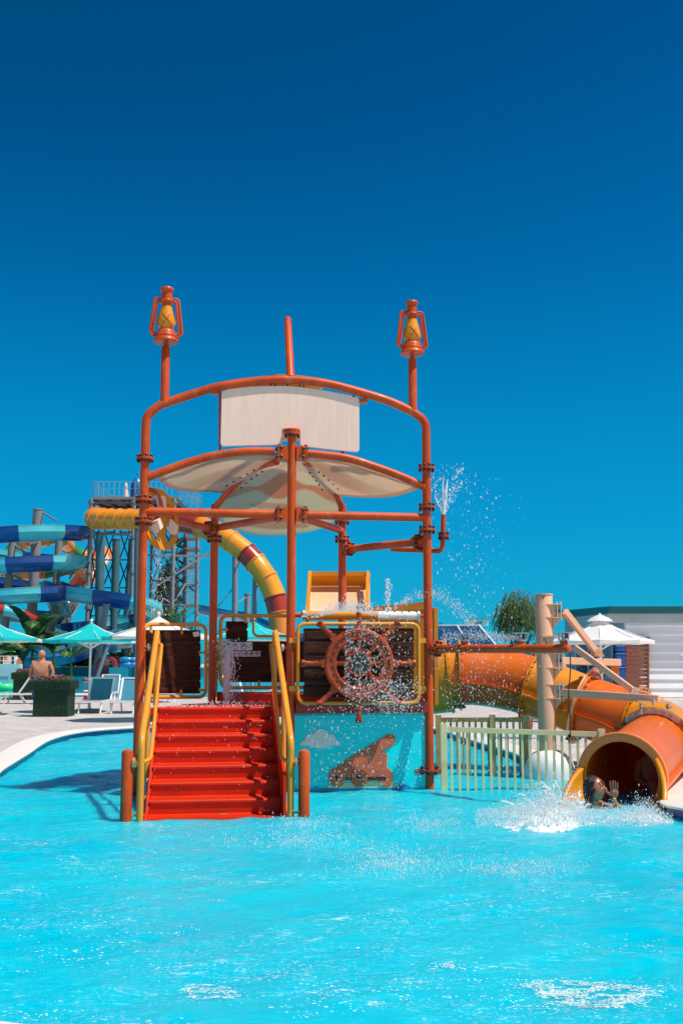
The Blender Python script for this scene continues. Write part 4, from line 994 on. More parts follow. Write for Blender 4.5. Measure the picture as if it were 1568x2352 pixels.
# beige slide-side slab and net at the right edge
mb = MB(); mb.mat(WHITE)
A_ = P(1518, 1858, 12.0); n1 = [P(1518 + 6 * k, 1852 - 3.2 * k - 7 * math.sin(k * .3), 12.0) for k in range(13)]
for r_ in range(5):
    pts = [P(1520 + 5.6 * k, 1850 - 3.0 * k + r_ * 9 * (1 - .03 * k) + 3 * math.sin(k * 1.1 + r_), 12.0 - .04 * r_ + .03 * math.sin(k + r_ * 2)) for k in range(14)]
    mb.tube(pts, .005, 5)
for c_ in range(9):
    pts = [P(1524 + 7 * c_ + 2.5 * math.sin(r_ * 1.7 + c_), 1848 - 3.8 * c_ + r_ * 8.6, 12.0 - .04 * r_) for r_ in range(5)]
    mb.tube(pts, .004, 5)
o = mb.build('safety_net', None, loc=tuple(A_)); tag(o, 'white knotted safety net beside the slide mouth', 'net')
# ------------------------------------------------------------------ people
def person(name, loc, joints, radii, edges, root_i, m, label, cat='person', sub=2):
    """one continuous skinned body"""
    me = bpy.data.meshes.new(name); me.from_pydata([tuple(j) for j in joints], edges, []); me.materials.append(m)
    bm = bmesh.new(); bm.from_mesh(me); ly = bm.verts.layers.skin.verify(); bm.verts.ensure_lookup_table()
    for i, v in enumerate(bm.verts):
        r = radii[i]; v[ly].radius = r if isinstance(r, tuple) else (r, r)
        v[ly].use_root = (i == root_i)
    bm.to_mesh(me); bm.free()
    o = bpy.data.objects.new(name, me); sc.collection.objects.link(o); o.location = loc; WT[o.name] = Vector(loc)
    s = o.modifiers.new('skin', 'SKIN'); s.use_smooth_shade = True; u = o.modifiers.new('sub', 'SUBSURF'); u.levels = sub; u.render_levels = sub
    if label: tag(o, label, cat)
    return o
def head(mb, c, s, fwd, skin, hair=None, hair_h=1.0):
    """head with nose, brows, eyes, lips and ears; c = centre, s = half height, fwd = unit facing vector"""
    c = Vector(c); f = Vector(fwd).normalized(); z = UP; sd_ = f.cross(z).normalized(); z = sd_.cross(f); M = Matrix((sd_, f, z)).transposed()
    mb.mat(skin).sphere(c, s, 20, 14, (.76, .88, 1), M); mb.sphere(c + f * s * .16 - z * s * .42, s * .60, 16, 10, (.86, .95, .98), M)
    mb.sphere(c + f * s * .93 - z * s * .10, s * .15, 10, 8, (.85, 1.2, 1.5), M)
    for g in (-1, 1):
        mb.mat(skin).sphere(c + sd_ * g * s * .76 - z * s * .05, s * .2, 10, 8, (.4, .8, 1.2), M)
        mb.mat(WHITE).sphere(c + f * s * .76 + sd_ * g * s * .29 + z * s * .06, s * .10, 8, 6, (1.2, .6, .8), M); mb.mat(HAIR).sphere(c + f * s * .80 + sd_ * g * s * .29 + z * s * .06, s * .06, 8, 6, (1, .8, 1), M)
        mb.mat(HAIR).sphere(c + f * s * .80 + sd_ * g * s * .29 + z * s * .25, s * .045, 8, 6, (2.6, .4, .5), M)
    mb.mat(LIPS).sphere(c + f * s * .74 - z * s * .45, s * .10, 8, 6, (2.2, .7, .7), M)
LIPS = mat('lips', (.42, .10, .08), .4)
def hand(mb, w_, d, n, s=1.0, curl=.35, thumb=1, skin=SKIN):
    """w_ wrist, d direction of fingers, n palm normal"""
    d = Vector(d).normalized(); n = Vector(n); n = (n - d * n.dot(d)).normalized(); x = d.cross(n)
    mb.mat(skin); M = Matrix((x, n, d)).transposed(); mb.sphere(Vector(w_) + d * .045 * s, .045 * s, 12, 8, (.95, .35, 1.1), M)
    for k, (off, L_) in enumerate(((-.030, .070), (-.010, .080), (.010, .075), (.029, .058))):
        a = Vector(w_) + d * .082 * s + x * off * s; pts = [a]
        for j in range(3): dd = (d * math.cos(curl * (j + .3)) + n * math.sin(curl * (j + .3)) + x * off * 3).normalized(); a = a + dd * L_ * s / 3; pts.append(a)
        mb.tube(pts, [.0095 * s, .0092 * s, .0085 * s, .006 * s], 8)
    a = Vector(w_) + d * .03 * s - x * thumb * .035 * s; mb.tube([a, a - x * thumb * .03 * s + d * .02 * s + n * .01, a - x * thumb * .04 * s + d * .052 * s + n * .02], [.013 * s, .011 * s, .008 * s], 8)
# swimmer sliding out, chest deep in the splash
sw = G(1378, 1850, 0); sw = P(1372, 1818, 11.75); hz = sw.z
c0 = V(sw.x, sw.y, 0)
hd = P(1366, 1811, 11.7)
J = [V(.0, .45, -.35), V(.0, .25, -.20), V(-.02, .08, -.03), V(hd.x - c0.x - .0, .03, hd.z - .135), V(hd.x - c0.x, .0, hd.z - .02),
     V(-.19, .05, -.02), V(-.33, -.08, -.12), V(-.20, -.26, -.06), V(.17, .02, -.03), V(.30, -.05, -.10), V(.235, -.02, .02), V(.225, -.0, .075)]
J[10] = P(1408, 1842, 11.7) - c0; J[11] = P(1409, 1830, 11.7) - c0
Ed = [(0, 1), (1, 2), (2, 3), (3, 4), (2, 5), (5, 6), (6, 7), (2, 8), (8, 9), (9, 10), (10, 11)]
Rr = [.14, .13, (.15, .11), .05, .07, .06, .045, .032, .058, .045, .033, .028]
so_ = person('person', (c0.x, c0.y, 0), J, Rr, Ed, 0, SKINB, 'person with wet black hair sliding out of the tube into the splash, one hand raised')
mb = MB(); head(mb, hd, .118, V(.80, -.58, .05), SKINB); mb.build('head', None, so_)
mb = MB(); mb.mat(HAIR); hc = hd
f = V(.80, -.58, .05).normalized(); sdv = f.cross(UP).normalized(); M = Matrix((sdv, f, UP)).transposed()
mb.sphere(hc - f * .034 + V(0, 0, .022), .118, 18, 12, (.86, .84, .98), M)
for k in range(46):
    a = rnd.uniform(-1.9, 1.9) + math.pi; r0 = .098
    p = hc + M @ V(math.sin(a) * r0 * .86, math.cos(a) * r0 * .92, rnd.uniform(-.02, .09)); q = p + V(rnd.uniform(-.02, .02), rnd.uniform(-.02, .02), -rnd.uniform(.08, .17)) - f * .02
    mb.tube([p, p.lerp(q, .5) + (p - hc) * .12, q], [.016, .013, .003], 5)
for k in range(3):
    p = hc + f * .070 + sdv * rnd.uniform(-.07, .07) + V(0, 0, .085); mb.tube([p, p + f * .03 - V(0, 0, .03), p + f * .022 - V(0, 0, .07) + sdv * rnd.uniform(-.02, .02)], [.006, .005, .002], 5)
mb.build('hair', None, so_)
mb = MB(); hand(mb, P(1409, 1832, 11.7), V(.02, -.05, 1), V(-.2, -1, 0), 1.1, .12, 1, SKINB); mb.build('hand', None, so_)
# child with goggles sitting in the tube behind
k0 = mouth - mt * .95 + V(.16, 0, 0); kb = V(k0.x, k0.y, 0); bz = .02
J = [V(0, 0, bz), V(0, .04, bz + .18), V(.0, .06, bz + .34), V(0, .05, bz + .42), V(0, .03, bz + .50), V(-.13, .05, bz + .33), V(-.20, -.08, bz + .16), V(-.14, -.26, bz + .10), V(.13, .05, bz + .33), V(.20, -.08, bz + .16), V(.14, -.26, bz + .10),
     V(-.08, -.30, bz + .12), V(-.09, -.62, bz - .08), V(.08, -.30, bz + .12), V(.09, -.62, bz - .08)]
Ed = [(0, 1), (1, 2), (2, 3), (3, 4), (2, 5), (5, 6), (6, 7), (2, 8), (8, 9), (9, 10), (0, 11), (11, 12), (0, 13), (13, 14)]
Rr = [.12, .11, (.12, .09), .04, .05, .05, .036, .026, .05, .036, .026, .07, .045, .07, .045]
ch = person('person', tuple(kb), J, Rr, Ed, 0, SKINB, 'child in dark goggles sitting in the shade inside the slide mouth')
hc = kb + V(0, .0, bz + .53); mb = MB(); head(mb, hc, .10, V(-.25, -1, 0), SKINB); mb.build('head', None, ch)
mb = MB(); mb.mat(HAIR).sphere(hc + V(.0, .02, .025), .103, 16, 10, (.82, .9, .95)); mb.build('hair', None, ch)
mb = MB(); mb.mat(BOLT).sphere(hc + V(-.055, -.075, .01), .032, 10, 8); mb.sphere(hc + V(.02, -.092, .01), .032, 10, 8); mb.torus(hc + V(0, 0, .015), .088, .008); mb.build('goggles', None, ch)
# ================================================================== background: umbrellas, loungers, planters, people
def make_umbrella(name, label, half, ht, hh, cols, vent=False, mv=None):
    root = thing(name, (0, 0, 0), label, 'umbrella', 'sun umbrellas on the terrace')
    mb = MB(); n = 8; ring_ = []
    for k in range(n): a = R(22.5 + 45 * k); ring_.append(V(math.cos(a) * half, math.sin(a) * half, ht))
    apex = V(0, 0, ht + hh)
    for k in range(n):
        a_, b_ = ring_[k], ring_[(k + 1) % n]; mb.mat(cols[k]); mid = (a_ + b_) / 2 * .985; mid.z = ht + .05
        N_ = 4; vs_ = []; fs = []
        for j in range(N_ + 1):
            t = j / N_
            pa = apex.lerp(a_, t); pb = apex.lerp(b_, t); pm = (pa + pb) / 2; pm.z -= .03 * t; sag = -.10 * math.sin(math.pi * t)
            for q in (pa, pm, pb): vs_.append(V(q.x, q.y, q.z + sag))
        # hanging valance
        vs_ += [a_ - V(0, 0, .10), (a_ + b_) / 2 - V(0, 0, .08), b_ - V(0, 0, .10)]
        for j in range(N_ + 1):
            for i in range(2): q = j * 3 + i; fs.append((q, q + 1, q + 4, q + 3))
        mb.add(vs_, fs)
    if vent:
        mb.mat(WCAN); mb.lathe([(.36, -.02), (.24, .07), (.10, .13), (.03, .15)], apex - V(0, 0, .08), seg=8)
    mb.build('umbrella_canopy', None, root)
    mb = MB(); mb.mat(WHITEP).cyl((0, 0, 0), (0, 0, ht + hh + .04), .032, 12); mb.sphere((0, 0, ht + hh + .06), .05, 8, 6); mb.build('umbrella_pole', None, root)
    mb = MB(); mb.mat(WHITEP)
    for p in ring_: mb.cyl(apex - V(0, 0, .12), p + V(0, 0, -.03), .012, 6); mb.cyl(V(0, 0, ht - .25), p * .5 + V(0, 0, ht / 2 + hh * .5 - .14), .012, 6)
    mb.build('umbrella_rib', None, root)
    mb = MB(); mb.mat(CONC).cyl((0, 0, 0), (0, 0, .09), .36, 20); mb.build('umbrella_base', None, root)
    return root
T, W_ = TEAL, WCAN
u1 = make_umbrella('sun_umbrella', 'teal umbrella with white panels on its right, open above the loungers left of the structure', 1.42, 2.1, .52, [W_, W_, T, T, T, T, T, W_])
PG = PZ
def place(o, x, Y, rz=0.0, s=1.0): 
    X = (x - 784) / FD * Y; o.location = (X, Y, PG); o.rotation_euler = (0, 0, rz); o.scale = (s, s, s)
place(u1, 213, 32.5); 
def uh(y, Y): return zy(y, Y) - PG
def udup(src, x, Y, rz, s, label): r = dup(src, (0, 0, 0), 0, label); place(r, x, Y, rz, s); return r
u2 = udup(u1, -14, 30.5, .15, 1.0, 'teal umbrella cut off by the left edge of the photo')
u3 = udup(u1, 366, 27.5, -1.9, .99, 'umbrella with white front panels behind the left post and plank panel')
u4 = udup(u1, 583, 38, .1, 1.1, 'distant teal umbrella seen above the rear plank panel')
u5 = make_umbrella('sun_umbrella', 'large white umbrella with a vented top in front of the white building', 1.36, 2.0, .60, [W_] * 8, True); place(u5, 1374, 28.5, .15); u5['group'] = 'sun umbrellas on the terrace'
u6 = udup(u5, 1650, 29.5, .2, .82, 'white umbrella tip at the right edge of the photo in front of the siding')
def make_lounger():
    root = thing('sun_lounger', (0, 0, 0), 'x', 'sun lounger', 'white sun loungers along the far pool')
    # foot end at -Y (towards the camera), backrest raised at +Y
    mb = MB(); mb.mat(WHITEP)
    for sx in (-.33, .33): mb.beam((sx, -1.0, .34), (sx, .35, .34), .05, .06)
    mb.beam((-.35, -1.0, .34), (.35, -1.0, .34), .06, .06); mb.beam((-.33, .35, .34), (.33, .35, .34), .05, .05)
    o = mb.build('seat_frame', None, root)
    mb = MB(); mb.mat(MESHB)
    vs_ = []; 
    for j in range(9):
        y = -.97 + 1.30 * j / 8
        for i in range(3): vs_.append((-.30 + .30 * i, y, .35 - .02 * (1 - abs(i - 1))))
    mb.add(vs_, [(j * 3 + i, j * 3 + i + 1, j * 3 + i + 4, j * 3 + i + 3) for j in range(8) for i in range(2)]); mb.build('seat', None, root)
    mb = MB(); mb.mat(WHITEP); B_ = V(0, .32, .36); T_ = V(0, .72, .98)
    for sx in (-.33, .33): mb.beam(B_ + V(sx, 0, 0), T_ + V(sx, 0, 0), .05, .05)
    mb.beam(T_ + V(-.35, 0, 0), T_ + V(.35, 0, 0), .06, .05)
    mb.build('backrest_frame', None, root)
    mb = MB(); mb.mat(MESHB).prism([B_ + V(-.31, 0, 0), B_ + V(.31, 0, 0), T_ + V(.31, 0, -.02), T_ + V(-.31, 0, -.02)], V(0, .012, .0)); mb.build('backrest', None, root)
    for sx in (-.31, .31):
        for (ya, yb) in ((-.86, -.98), (.38, .55)):
            mb = MB(); mb.mat(WHITEP).tube([V(sx, ya, .33), V(sx, (ya + yb) / 2 - .01, .16), V(sx, yb, 0)], [.034, .026, .024], 8); mb.build('leg', None, root)
    return root
lg = make_lounger(); first = [True]
def lounger(x, y, rz, label, s=1.0):
    p = G(x, y, PG)
    if first[0]: o = lg; first[0] = False
    else: o = dup(lg, (0, 0, 0))
    o['label'] = label; o.location = (p.x, p.y, PG); o.rotation_euler = (0, 0, rz); o.scale = (s, s, s); return o
lounger(223, 1636, 0, 'white lounger with its backrest low, beside the red box left of the structure')
lounger(296, 1636, 0, 'white lounger with a tall blue backrest partly hidden by the left post')
lounger(145, 1617, 1.9, 'white lounger right behind the front planter')
lounger(78, 1616, -1.5, 'white lounger end poking out left of the front planter')
lounger(22, 1616, -1.35, 'white lounger at the left edge of the photo')
lounger(250, 1610, .1, 'white lounger in the second row behind the two front ones')
lounger(545, 1612, .5, 'white lounger seen below the rear rail, nearer the left post'); lounger(625, 1610, -.6, 'white lounger seen below the rear rail, nearer the stair rail')
lounger(372, 1612, .3, 'white lounger seen under the left plank panel')
lounger(1290, 1660, .4, 'lounger behind the beige column')
for c in lg.children: pass
# red cool box
mb = MB(); q = G(209, 1612, PG); mb.mat(mat('red_box', (.45, .01, .02), .4)).box((q.x, q.y, PG + .20), (.50, .32, .36)); mb.mat(WHITE).box((q.x, q.y, PG + .40), (.52, .34, .05)); o = mb.build('cool_box', None, loc=(q.x, q.y, PG)); o.modifiers.new('b', 'BEVEL').width = .03; tag(o, 'dark red box standing between the loungers', 'box')
# planters
def make_planter(seed):
    rd = random.Random(seed); root = thing('planter', (0, 0, 0), 'x', 'planter', 'planters covered in artificial turf')
    def furry(x0, x1, y0, y1, z0, z1, n):
        mb = MB(); mb.mat(GRASSY); mb.box(((x0 + x1) / 2, (y0 + y1) / 2, (z0 + z1) / 2), (x1 - x0, y1 - y0, z1 - z0))
        for _ in range(n):
            f = rd.randrange(4); u = rd.random(); z = rd.uniform(z0, z1 - .01); L = rd.uniform(.012, .035)
            if f == 0: p = V(x0 + u * (x1 - x0), y0, z); d = V(rd.uniform(-.5, .5), -1, rd.uniform(-.3, .6))
            elif f == 1: p = V(x0, y0 + u * (y1 - y0), z); d = V(-1, rd.uniform(-.5, .5), rd.uniform(-.3, .6))
            elif f == 2: p = V(x1, y0 + u * (y1 - y0), z); d = V(1, rd.uniform(-.5, .5), rd.uniform(-.3, .6))
            else: p = V(x0 + u * (x1 - x0), y0 + rd.random() * (y1 - y0), z1); d = V(rd.uniform(-.5, .5), rd.uniform(-.5, .5), 1)
            t = d.cross(V(.3, .2, 1)).normalized() * .006; mb.add([p - t, p + t, p + d * L], [(0, 1, 2)], False)
        return mb
    furry(-.50, .50, -.42, .42, 0, .84, 5000).build('planter_box', None, root); furry(-.58, .58, -.50, .50, .80, 1.06, 2600).build('planter_rim', None, root)
    mb = MB(); mb.mat(mat('petunia_leaf', (.03, .09, .02), .7, .4)).box((0, 0, 1.05), (1.02, .86, .03))
    for _ in range(500):
        p = V(rd.uniform(-.46, .46), rd.uniform(-.38, .38), 1.06 + rd.uniform(0, .14)); d = V(rd.gauss(0, 1), rd.gauss(0, 1), rd.gauss(0, 1)).normalized() * .03; e = d.orthogonal().normalized() * .02
        mb.add([p - d, p + e, p + d, p - e], [(0, 1, 2, 3)], False)
    mb.mat(FLOW)
    for _ in range(120):
        p = V(rd.gauss(0, .2), rd.uniform(-.38, .38), 1.08 + rd.uniform(0, .14)); mb.octa(p, rd.uniform(.018, .034))
    mb.build('flowers', None, root); return root
pl1 = make_planter(3); q = G(124, 1645, PG); pl1.location = (q.x, q.y, PG); pl1.scale = (.93, .93, .90); pl1['label'] = 'dark green turf covered planter with pink flowers in front of the standing man'
q = G(64, 1607, PG); dup(pl1, (q.x, q.y, PG), .1, 'smaller looking turf planter farther back, left of the standing man')
q = G(1030, 1626, PG); dup(pl1, (q.x, q.y, PG), .0, 'turf planter behind the yellow slide entrance')
# man behind the planter
mp = P(92, 1640, 30.4); mz = PG; s = 1.76 / 1.76
J = [V(0, 0, .93), V(0, .0, 1.08), V(0, -.04, 1.20), V(0, 0, 1.38), V(0, 0, 1.50), V(0, -.01, 1.58),
     V(-.22, .0, 1.42), V(-.31, .03, 1.14), V(-.25, -.04, .90), V(-.24, -.06, .80), V(.22, 0, 1.42), V(.33, .0, 1.14), V(.23, -.10, .94), V(.18, -.13, .86),
     V(-.10, 0, .86), V(-.11, 0, .48), V(-.11, .02, .08), V(-.12, -.12, .03), V(.10, 0, .86), V(.11, 0, .48), V(.11, .02, .08), V(.12, -.12, .03)]
Ed = [(0, 1), (1, 2), (2, 3), (3, 4), (4, 5), (3, 6), (6, 7), (7, 8), (8, 9), (3, 10), (10, 11), (11, 12), (12, 13), (0, 14), (14, 15), (15, 16), (16, 17), (0, 18), (18, 19), (19, 20), (20, 21)]
Rr = [(.20, .17), (.225, .20), (.22, .18), (.22, .14), .08, .07, .09, .052, .038, .035, .075, .052, .038, .035, .10, .062, .045, .038, .10, .062, .045, .038]
mloc = V(mp.x, 30.4, PG)
man = person('person', tuple(mloc), J, Rr, Ed, 0, SKIN, 'bald shirtless man in blue swim shorts standing behind the front planter')
mb = MB(); hc = mloc + V(0, -.02, 1.665); head(mb, hc, .118, V(.15, -1, -.15), SKIN); mb.build('head', None, man)
mb = MB(); mb.mat(GHAIR).sphere(hc + V(0, .035, .005), .112, 14, 8, (.80, .88, .96)); mb.build('hair', None, man)
mb = MB(); mb.mat(SHORT).lathe([(.235, .99), (.25, .93), (.22, .85), (.215, .80)], mloc, Matrix.Diagonal((1, .78, 1)), 20)
for sx in (-.11, .11): mb.lathe([(.125, .86), (.125, .7), (.135, .52), (.13, .50)], mloc + V(sx, 0, 0), Matrix.Diagonal((.98, 1.05, 1)), 16)
mb.build('swim_shorts', None, man)
mb = MB(); hand(mb, mloc + V(-.24, -.06, .79), V(0, -.1, -1), V(1, 0, 0), 1.1, .3, 1); hand(mb, mloc + V(.18, -.13, .86), V(-.5, -.2, -.8), V(-.3, 1, 0), 1.1, .4, -1); mb.build('hand', None, man)
# person whose legs show under the tube
wloc = P(1232, 1600, 21.0); wloc.z = PG
J2 = [Vector((j.x, j.y, j.z)) for j in J]; J2[16].y = .25; J2[17].y = .15; J2[15].y = .03
per2 = person('person', tuple(wloc), J2, Rr, Ed, 0, SKIN, 'person walking behind the slide with only bare legs showing under the tube')
mb = MB(); hc = wloc + V(0, -.02, 1.665); head(mb, hc, .118, V(.9, .3, 0), SKIN); mb.build('head', None, per2); mb = MB(); mb.mat(HAIR).sphere(hc + V(0, .0, .02), .122, 14, 8, (.84, .86, .98)); mb.build('hair', None, per2)
mb = MB(); mb.mat(SHORT).lathe([(.235, .99), (.25, .93), (.22, .85), (.215, .80)], wloc, Matrix.Diagonal((1, .78, 1)), 20)
for sx in (-.11, .11): mb.lathe([(.125, .86), (.125, .7), (.135, .52), (.13, .50)], wloc + V(sx, 0, 0), Matrix.Diagonal((.98, 1.05, 1)), 16)
mb.build('swim_shorts', None, per2)
# bather in the far pool beside the left post
hq_ = P(313, 1556, 60); bb = thing('person', (hq_.x, 60, PG), 'distant bather with only the head above the far pool, left of the left post', 'person')
mb = MB(); head(mb, V(hq_.x, 60, PG + .30), .14, V(.3, -1, 0), SKIN); mb.mat(SKIN).sphere((hq_.x, 60.05, PG + .02), .26, 14, 8, (1, .6, .7)); mb.build('body', None, bb); mb = MB(); mb.mat(HAIR).sphere((hq_.x, 60.03, PG + .33), .14, 12, 8, (.85, .9, 1)); mb.build('hair', None, bb)
# ================================================================== far pool wall, floats, rings
TILE = mat('pool_tile', (.02, .34, .46), .35, .12, .8, .3, 4)
mb = MB(); mb.mat(TILE); a = P(-80, 1532, 126); 
mb.box(((P(-80, 1300, 126).x + P(225, 1300, 126).x) / 2, 126.5, .6), (P(225, 1300, 126).x - P(-80, 1300, 126).x, 1, zy(1532, 126) * 2 - 1.2)); mb.box(((P(258, 1300, 120).x + P(640, 1300, 120).x) / 2, 120.5, .6), (P(640, 1300, 120).x - P(258, 1300, 120).x, 1, zy(1533, 120) * 2 - 1.2))
mb.mat(GRANITE).box(((P(-80, 1300, 126).x + P(225, 1300, 126).x) / 2, 126.3, zy(1531.5, 126)), (P(225, 1300, 126).x - P(-80, 1300, 126).x, 1.6, .12))
o = mb.build('pool_wall', None, loc=(P(60, 1300, 126).x, 126, 0)); tag(o, 'turquoise tiled wall at the far end of the long pool', 'wall')
mb = MB(); mb.mat(mat('white_tile', (.50, .66, .68), .4, .1, 2)); mb.box((P(0, 1300, 100).x, 100.5, .7), (4.4, 1, 1.6)); mb.mat(WHITEP)
for k in range(5): mb.cyl((P(4 + 9 * k, 1300, 99).x, 99.6, 1.4), (P(4 + 9 * k, 1300, 99).x, 99.6, 2.2), .03, 6)
mb.cyl((P(-10, 1300, 99).x, 99.6, 2.2), (P(46, 1300, 99).x, 99.6, 2.2), .03, 6); mb.cyl((P(-10, 1300, 99).x, 99.6, 1.8), (P(46, 1300, 99).x, 99.6, 1.8), .025, 6)
o = mb.build('slide_landing', None, loc=(P(0, 1300, 100).x, 100, 0)); tag(o, 'white tiled landing block with a railing at the left edge beyond the far pool', 'landing')
for k in range(12):
    x = 196 + 11 * k; q = G(x, 1562, PG + .1); mb = MB(); mb.mat(WHITEP if k % 3 else mat('float_red', (.5, .05, .05), .4)).sphere((q.x, q.y, PG + .12), .17, 10, 8, (1.2, 1, 1)); o = mb.build('lane_float', None, loc=(q.x, q.y, PG)); tag(o, ('white' if k % 3 else 'red') + ' ball float on the rope across the far pool', 'float', 'ball floats on the pool rope ' + ('white' if k % 3 else 'red'))
RB = mat('ring_blue', (.03, .30, .62), .3, .1, coat=.4)
for k, y in enumerate((1526, 1515)):
    q = P(293, y, 112); mb = MB(); mb.mat(RB).torus(q, .52, .26, None, 30, 12); mb.torus(q + V(.62, 0, 0), .42, .24, None, 26, 12); o = mb.build('swim_ring', None, loc=tuple(q)); tag(o, ('lower' if k == 0 else 'upper') + ' blue double swim ring of the stack beyond the far pool', 'swim ring', 'stacked blue swim rings')
q = P(11, 1582, 58); mb = MB(); mb.mat(mat('green_float', (.05, .75, .25), .3, .2, coat=.4)).torus((q.x, 58, PG + .2), .42, .2, None, 28, 12); mb.mat(WHITEP).sphere((q.x - .4, 58, PG + .35), .2, 10, 8); o = mb.build('pool_float', None, loc=(q.x, 58, PG)); tag(o, 'bright green inflatable float on the far pool at the left edge', 'pool float')
# red tube mouth
q = P(241, 1531, 121); mb = MB(); mb.mat(BRED); ax_ = V(-.30, -.95, -.05).normalized(); x_ = ax_.cross(UP).normalized(); M = Matrix((x_, x_.cross(ax_), ax_)).transposed()
mb.lathe([(.92, 0), (.98, -.02), (1.1, .02), (1.1, -.08), (.98, -.12), (.98, -1.6), (1.08, -1.62), (1.08, -1.7), (.98, -1.72), (.98, -2.6), (.9, -2.6), (.92, 0)], q, M, 30, caps=False); o = mb.build('red_tube_slide', None, loc=tuple(q)); tag(o, 'dark red tube slide mouth opening over the far pool', 'water slide')
# ================================================================== big slides
def sweep(mb, path, i0, i1, section, up=UP):
    vs_ = []; fs = []; k_ = len(section)
    for i in range(i0, i1 + 1):
        t = (path[min(i + 1, len(path) - 1)] - path[max(i - 1, 0)]).normalized(); x = t.cross(up).normalized(); y = x.cross(t)
        for (a, b) in section: vs_.append(path[i] + x * a + y * b)
    n = i1 - i0
    for i in range(n):
        for k in range(k_): k2 = (k + 1) % k_; fs.append((i * k_ + k, i * k_ + k2, (i + 1) * k_ + k2, (i + 1) * k_ + k))
    fs.append(tuple(range(k_))); fs.append(tuple(n * k_ + q for q in range(k_ - 1, -1, -1)))
    mb.add(vs_, fs)
def trough(r, wall, th=.07):
    outer_ = [(-r - .10, wall), (-r, wall), (-r, 0)] + [(-r * math.cos(R(a)), -r * math.sin(R(a))) for a in range(15, 180, 15)] + [(r, 0), (r, wall), (r + .10, wall)]
    r2 = r + th; out = [(r + .10, wall - th), (r2, wall - th), (r2, .02), (r2 + .12, .02), (r2 + .12, -.06), (r2, -.06)] + [(r2 * math.cos(R(a)), -r2 * math.sin(R(a))) for a in range(12, 170, 15)] + [(-r2, -.06), (-r2 - .12, -.06), (-r2 - .12, .02), (-r2, .02), (-r2, wall - th), (-r - .10, wall - th)]
    return outer_ + out
def flume(name, label, pts, section, cols, lens, nsp=8, cat='water slide', raw=False, pname='flume_segment', flange_r=None):
    path = pts if raw else spline(pts, nsp); a = path[0]; root = thing(name, tuple(path[len(path) // 2]), label, cat); i = 0; c = 0
    while i < len(path) - 1:
        L = lens if isinstance(lens, (int, float)) else lens[c % len(lens)]; d = 0; j = i
        while j < len(path) - 1 and d < L: d += (path[j + 1] - path[j]).length; j += 1
        mb = MB(); mb.mat(cols[c % len(cols)]); sweep(mb, path, i, j, section)
        if flange_r:
            t = (path[min(i + 1, len(path) - 1)] - path[i]).normalized(); x = t.cross(UP).normalized(); M = Matrix((x, x.cross(t), t)).transposed(); mb.lathe([(flange_r - .1, 0), (flange_r, 0), (flange_r, .12), (flange_r - .1, .12)], path[i], M, 24, caps=False)
        mb.build(pname, None, root, 25); i = j; c += 1
    return root
tubeS = lambda r: [(r * math.cos(R(a)), r * math.sin(R(a))) for a in range(0, 360, 18)]
# blue helix
HXc, HYc, HR = P(58, 1300, 134).x, 134.0, 6.9
hel = []
zz0 = zy(1226, HYc - HR) + .95; pitch = zy(1226, HYc - HR) - zy(1297, HYc - HR)
for k in range(0, 2 * 36 + 31):
    a = 2 * math.pi * k / 36; hel.append(V(HXc + HR * math.cos(-a), HYc + HR * math.sin(-a), zz0 - pitch * k / 36))
last = hel[-1]
tail = [last] + [P(x, y, Y) for x, y, Y in ((118, 1352, 134), (150, 1358, 131), (200, 1367, 129), (270, 1376, 128), (325, 1388, 128.5), (352, 1404, 131), (335, 1420, 134), (270, 1434, 135), (190, 1442, 133), (150, 1450, 130), (160, 1464, 127), (230, 1478, 125.5))]
path = hel + spline(tail, 6)[1:]
flume('spiral_slide', 'navy and light blue open flume slide winding in level turns at the left', path, trough(1.02, .75), [NAVY, LCY], [4.8, 3.7, 4.4, 5.0, 4.0, 4.0, 4.5, 4.5, 4.2, 4.3], raw=True)
# lower blue flume
flume('open_slide', 'wide blue open flume running down behind the teal umbrella', [P(x, y, Y) for x, y, Y in ((300, 1462, 132), (240, 1474, 128), (180, 1492, 124), (120, 1506, 121.5), (60, 1512, 121))], trough(1.25, 1.0), [MBL, NAVY, MBL], 5)
flume('open_slide', 'dark blue flume partly hidden by the left post, below the spiral', [P(x, y, Y) for x, y, Y in ((350, 1452, 140), (300, 1455, 138), (240, 1448, 138), (205, 1452, 138))], trough(1.0, .9), [NAVY, MBL], 4)
# yellow and red tube
yp = [P(x, y, Y) for x, y, Y in ((262, 1188, 136), (226, 1188, 134), (218, 1190, 130), (232, 1192, 127), (330, 1194, 123.5), (430, 1202, 119.5), (500, 1226, 117), (556, 1262, 116), (596, 1304, 115.3), (624, 1352, 115), (640, 1408, 114.6), (650, 1500, 114))]
flume('tube_slide', 'ribbed yellow, orange and red tube slide curving down from the tower platform', yp, tubeS(1.16), [BYEL] * 15 + [BRED, BORG, BYEL, BYEL, BRED, BYEL, BYEL, BRED, BORG, BYEL, BYEL, BYEL, BYEL, BYEL], [1.15] * 15 + [5.4, 1.8, 2.0, 2.2, 1.2, 2.0, 2.2, 1.6, 2.3, 3, 3, 3, 3, 3], 10, flange_r=1.28, pname='tube_segment')
